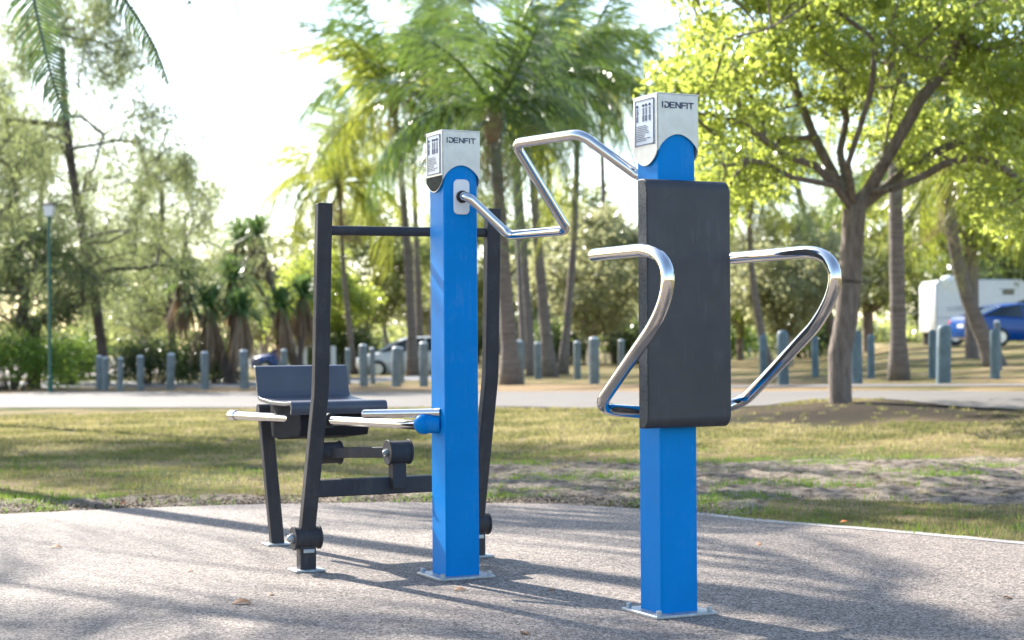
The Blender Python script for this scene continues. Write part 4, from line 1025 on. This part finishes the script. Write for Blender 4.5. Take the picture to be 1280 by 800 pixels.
# ---------------------------------------------------------------- grass, litter, dry leaves
def lawn_blades(n):   # small tufts
    out = []
    y = 8 + (27-8)*rng.random(n*3)**1.25; x = (rng.random(n*3)*2-1)*(y*.33+.4)
    for i in range(len(x)):
        X, Yy = x[i], y[i]; d = Yy-pad_edge_y(X)
        if d < .06 or Yy > interp(nearY, X)-.05: continue
        pb = bare_f(X, Yy, d)
        pt = mnoise.noise(Vector((X*1.7, Yy*1.7, 9)))
        if pb > .3 and random.random() < min(.985, pb+.25-(.5 if pt > .33 else 0)): continue
        if ((X-4.2+.35*math.sin(Yy*3))/2.2)**2+((Yy-19.9+.3*math.sin(X*4))/1.8)**2 < 1 and random.random() < .96: continue
        out.append((X, Yy))
        if len(out) >= n: break
    K = 12; c = np.repeat(np.array(out), K, 0); n = len(c); hk = np.repeat(.6+.9*rng.random(len(out)), K)
    p = c+rng.normal(size=(n, 2))*.028; z = np.repeat(np.array([terrain(a_, b_) for a_, b_ in out]), K)
    base = np.column_stack([p, z]); h = hk*(.012+.026*rng.random(n)); a = rng.random(n)*6.283; wd = .0028+.0011*np.maximum(0, p[:, 1]-9)*.5
    s = np.column_stack([np.cos(a), np.sin(a), np.zeros(n)])*wd[:, None]
    ln = rng.normal(size=(n, 3))*.018; ln[:, 2] = 0; tip = base+ln; tip[:, 2] += h
    base[:, 2] -= .004
    return np.stack([base-s, base+s, tip], 1)
M['grass'] = leafmat('grass_blade', (.11, .15, .03), (.42, .36, .15), (.5, .46, .18), .35, .7, .2)
gt = M['grass'].node_tree
for n_ in gt.nodes:
    if n_.type == 'MATH' and abs(n_.inputs[1].default_value-1.2) < .01: n_.inputs[1].default_value = 3.2
    if n_.type == 'MATH' and abs(n_.inputs[1].default_value-.55) < .01: n_.inputs[1].default_value = .42; n_.inputs[2].default_value = -1.35
gt = M['grass'].node_tree; nn = [n for n in gt.nodes if n.type == 'TEX_NOISE'][0]; nn.inputs['Scale'].default_value = .8; nn.inputs['Detail'].default_value = 5
for n_ in gt.nodes:
    if n_.type == 'VALTORGB' and n_.outputs[0].links[0].to_node.type == 'BSDF_PRINCIPLED':
        while len(n_.color_ramp.elements) < 3: n_.color_ramp.elements.new(.5)
        for e_, (p_, c_) in zip(n_.color_ramp.elements, [(.25, (.07, .12, .025)), (.5, (.22, .19, .08)), (.8, (.52, .38, .24))]): e_.position = p_; e_.color = (*c_, 1)
o = quads('grass', lawn_blades(16500), 3, M['grass']); tag(o, 'short dry yellow-green grass of the lawn', 'grass', kind='stuff')
def tufts(n):
    c = []
    while len(c) < n:
        x = random.uniform(-4.5, 4.5); y = random.uniform(8, 15.3); d = y-pad_edge_y(x)
        if d < .05: continue
        b = bare_f(x, y, d); pn = mnoise.noise(Vector((x*1.1, y*1.4, 4)))
        if b > .4 and pn < .12 and random.random() < .93: continue
        if b <= .4 and (random.random() < .75 or pn < .0): continue
        c.append((x, y))
    K = 10; c = np.repeat(np.array(c), K, 0); n = len(c)
    p = c+rng.normal(size=(n, 2))*.03; z = np.array([terrain(a_, b_) for a_, b_ in p]); base = np.column_stack([p, z-.01])
    h = .02+.035*rng.random(n); a = rng.random(n)*6.283; s_ = np.column_stack([np.cos(a), np.sin(a), np.zeros(n)])*.004
    ln = rng.normal(size=(n, 3))*.02; ln[:, 2] = 0; tip = base+ln; tip[:, 2] += h+.01
    return np.stack([base-s_, base+s_, tip], 1)
M['tuft'] = leafmat('green_blade', (.06, .13, .02), (.16, .25, .04), (.3, .45, .06), .4, .6, .3)
o = quads('grass_tufts', tufts(2300), 3, M['tuft']); tag(o, 'green grass tufts coming up through the bare soil by the pad', 'grass', kind='stuff')
# wood chips and twigs on the bare strip
V = []
M['chip'] = leafmat('litter', (.07, .05, .035), (.42, .33, .24), (.1, .08, .05), .05, .9, .2)
for k in range(15000):
    x = random.uniform(-4, 4.5); d = abs(random.gauss(.0, .42 if random.random() < .6 else 1.6))+.01; y = pad_edge_y(x)+d
    if bare_f(x, y, y-pad_edge_y(x)) < .5: continue
    a_ = random.random()*6.28; l = random.uniform(.004, .018)*(1 if random.random() < .93 else 2.2); w_ = random.uniform(.0015, .0055); z = terrain(x, y)+random.uniform(.004, .02); tz = random.gauss(0, .35)*l
    c_, s_ = math.cos(a_), math.sin(a_)
    V.append([(x-c_*l-s_*w_, y-s_*l+c_*w_, z-tz), (x-c_*l+s_*w_, y-s_*l-c_*w_, z-tz), (x+c_*l+s_*w_, y+s_*l-c_*w_, z+tz), (x+c_*l-s_*w_, y+s_*l+c_*w_, z+tz+.004)])
o = quads('bark_litter', np.array(V), 4, M['chip']); tag(o, 'bark chips and twigs scattered on the bare soil strip', 'litter', kind='stuff')
M['dryleaf'] = paint('dry_leaf', (.34, .16, .06), .7, var=.3); M['orangeleaf'] = paint('orange_leaf', (.75, .22, .04), .6, var=.2)
def leaf_thing(px, py, sz, rz, label, mat):
    g = gat(px, py); z0 = .0125 if g.y < pad_edge_y(g.x) else .03
    mb = MB(); n = 9; up = []; lo = []
    for k in range(n):
        t = k/(n-1); x = (t-.5)*sz; w_ = .28*sz*math.sin(math.pi*t)**.8+.0008; z = .10*sz*math.sin(math.pi*t)+.02*sz
        up.append((x, w_, z+.12*sz*math.sin(math.pi*t))); lo.append((x, -w_, z))
    mid = [(u[0], 0, u[2]*.35) for u in up]
    v = up+mid+lo; f = [(i, i+1, n+i+1, n+i) for i in range(n-1)]+[(n+i, n+i+1, 2*n+i+1, 2*n+i) for i in range(n-1)]
    mb.add(v, f); o = obj('dry_leaf', mb, mat, local=True); so = o.modifiers.new('thick', 'SOLIDIFY'); so.thickness = .0012
    o.location = (g.x, g.y, z0); o.rotation_euler = (0, 0, rz); tag(o, label, 'leaf', 'dry leaves fallen on the ground')
for a_ in [(1056, 660, .05, .4, 'orange dry leaf on the pad edge at the right', M['orangeleaf']), (302, 759, .075, .2, 'curled brown leaf on the pad below the left frame foot', M['dryleaf']),
           (340, 748, .03, 1.2, 'small brown leaf right above the curled one at lower left', M['dryleaf']), (575, 742, .05, .1, 'brown leaf on the pad in front of the left blue post', M['dryleaf']),
           (656, 797, .05, 2, 'brown leaf at the bottom edge below the two posts', M['dryleaf']), (950, 684, .035, 1, 'tiny orange leaf on the pad right of the back pad', M['orangeleaf']),
           (1260, 752, .04, 2.2, 'brown leaf on the pad near the right edge', M['dryleaf']), (70, 688, .06, .0, 'thin brown leaf on the pad at the far left', M['dryleaf']),
           (155, 636, .045, .7, 'orange leaf on the soil strip at the left', M['orangeleaf']), (1066, 612, .09, 1.4, 'upright brown seed head on the bare soil right of the post', M['dryleaf']),
           (690, 742, .03, .6, 'tiny brown leaf between the two blue posts', M['dryleaf']), (238, 718, .03, .6, 'tiny brown leaf on the pad at left', M['dryleaf'])]:
    leaf_thing(*a_)
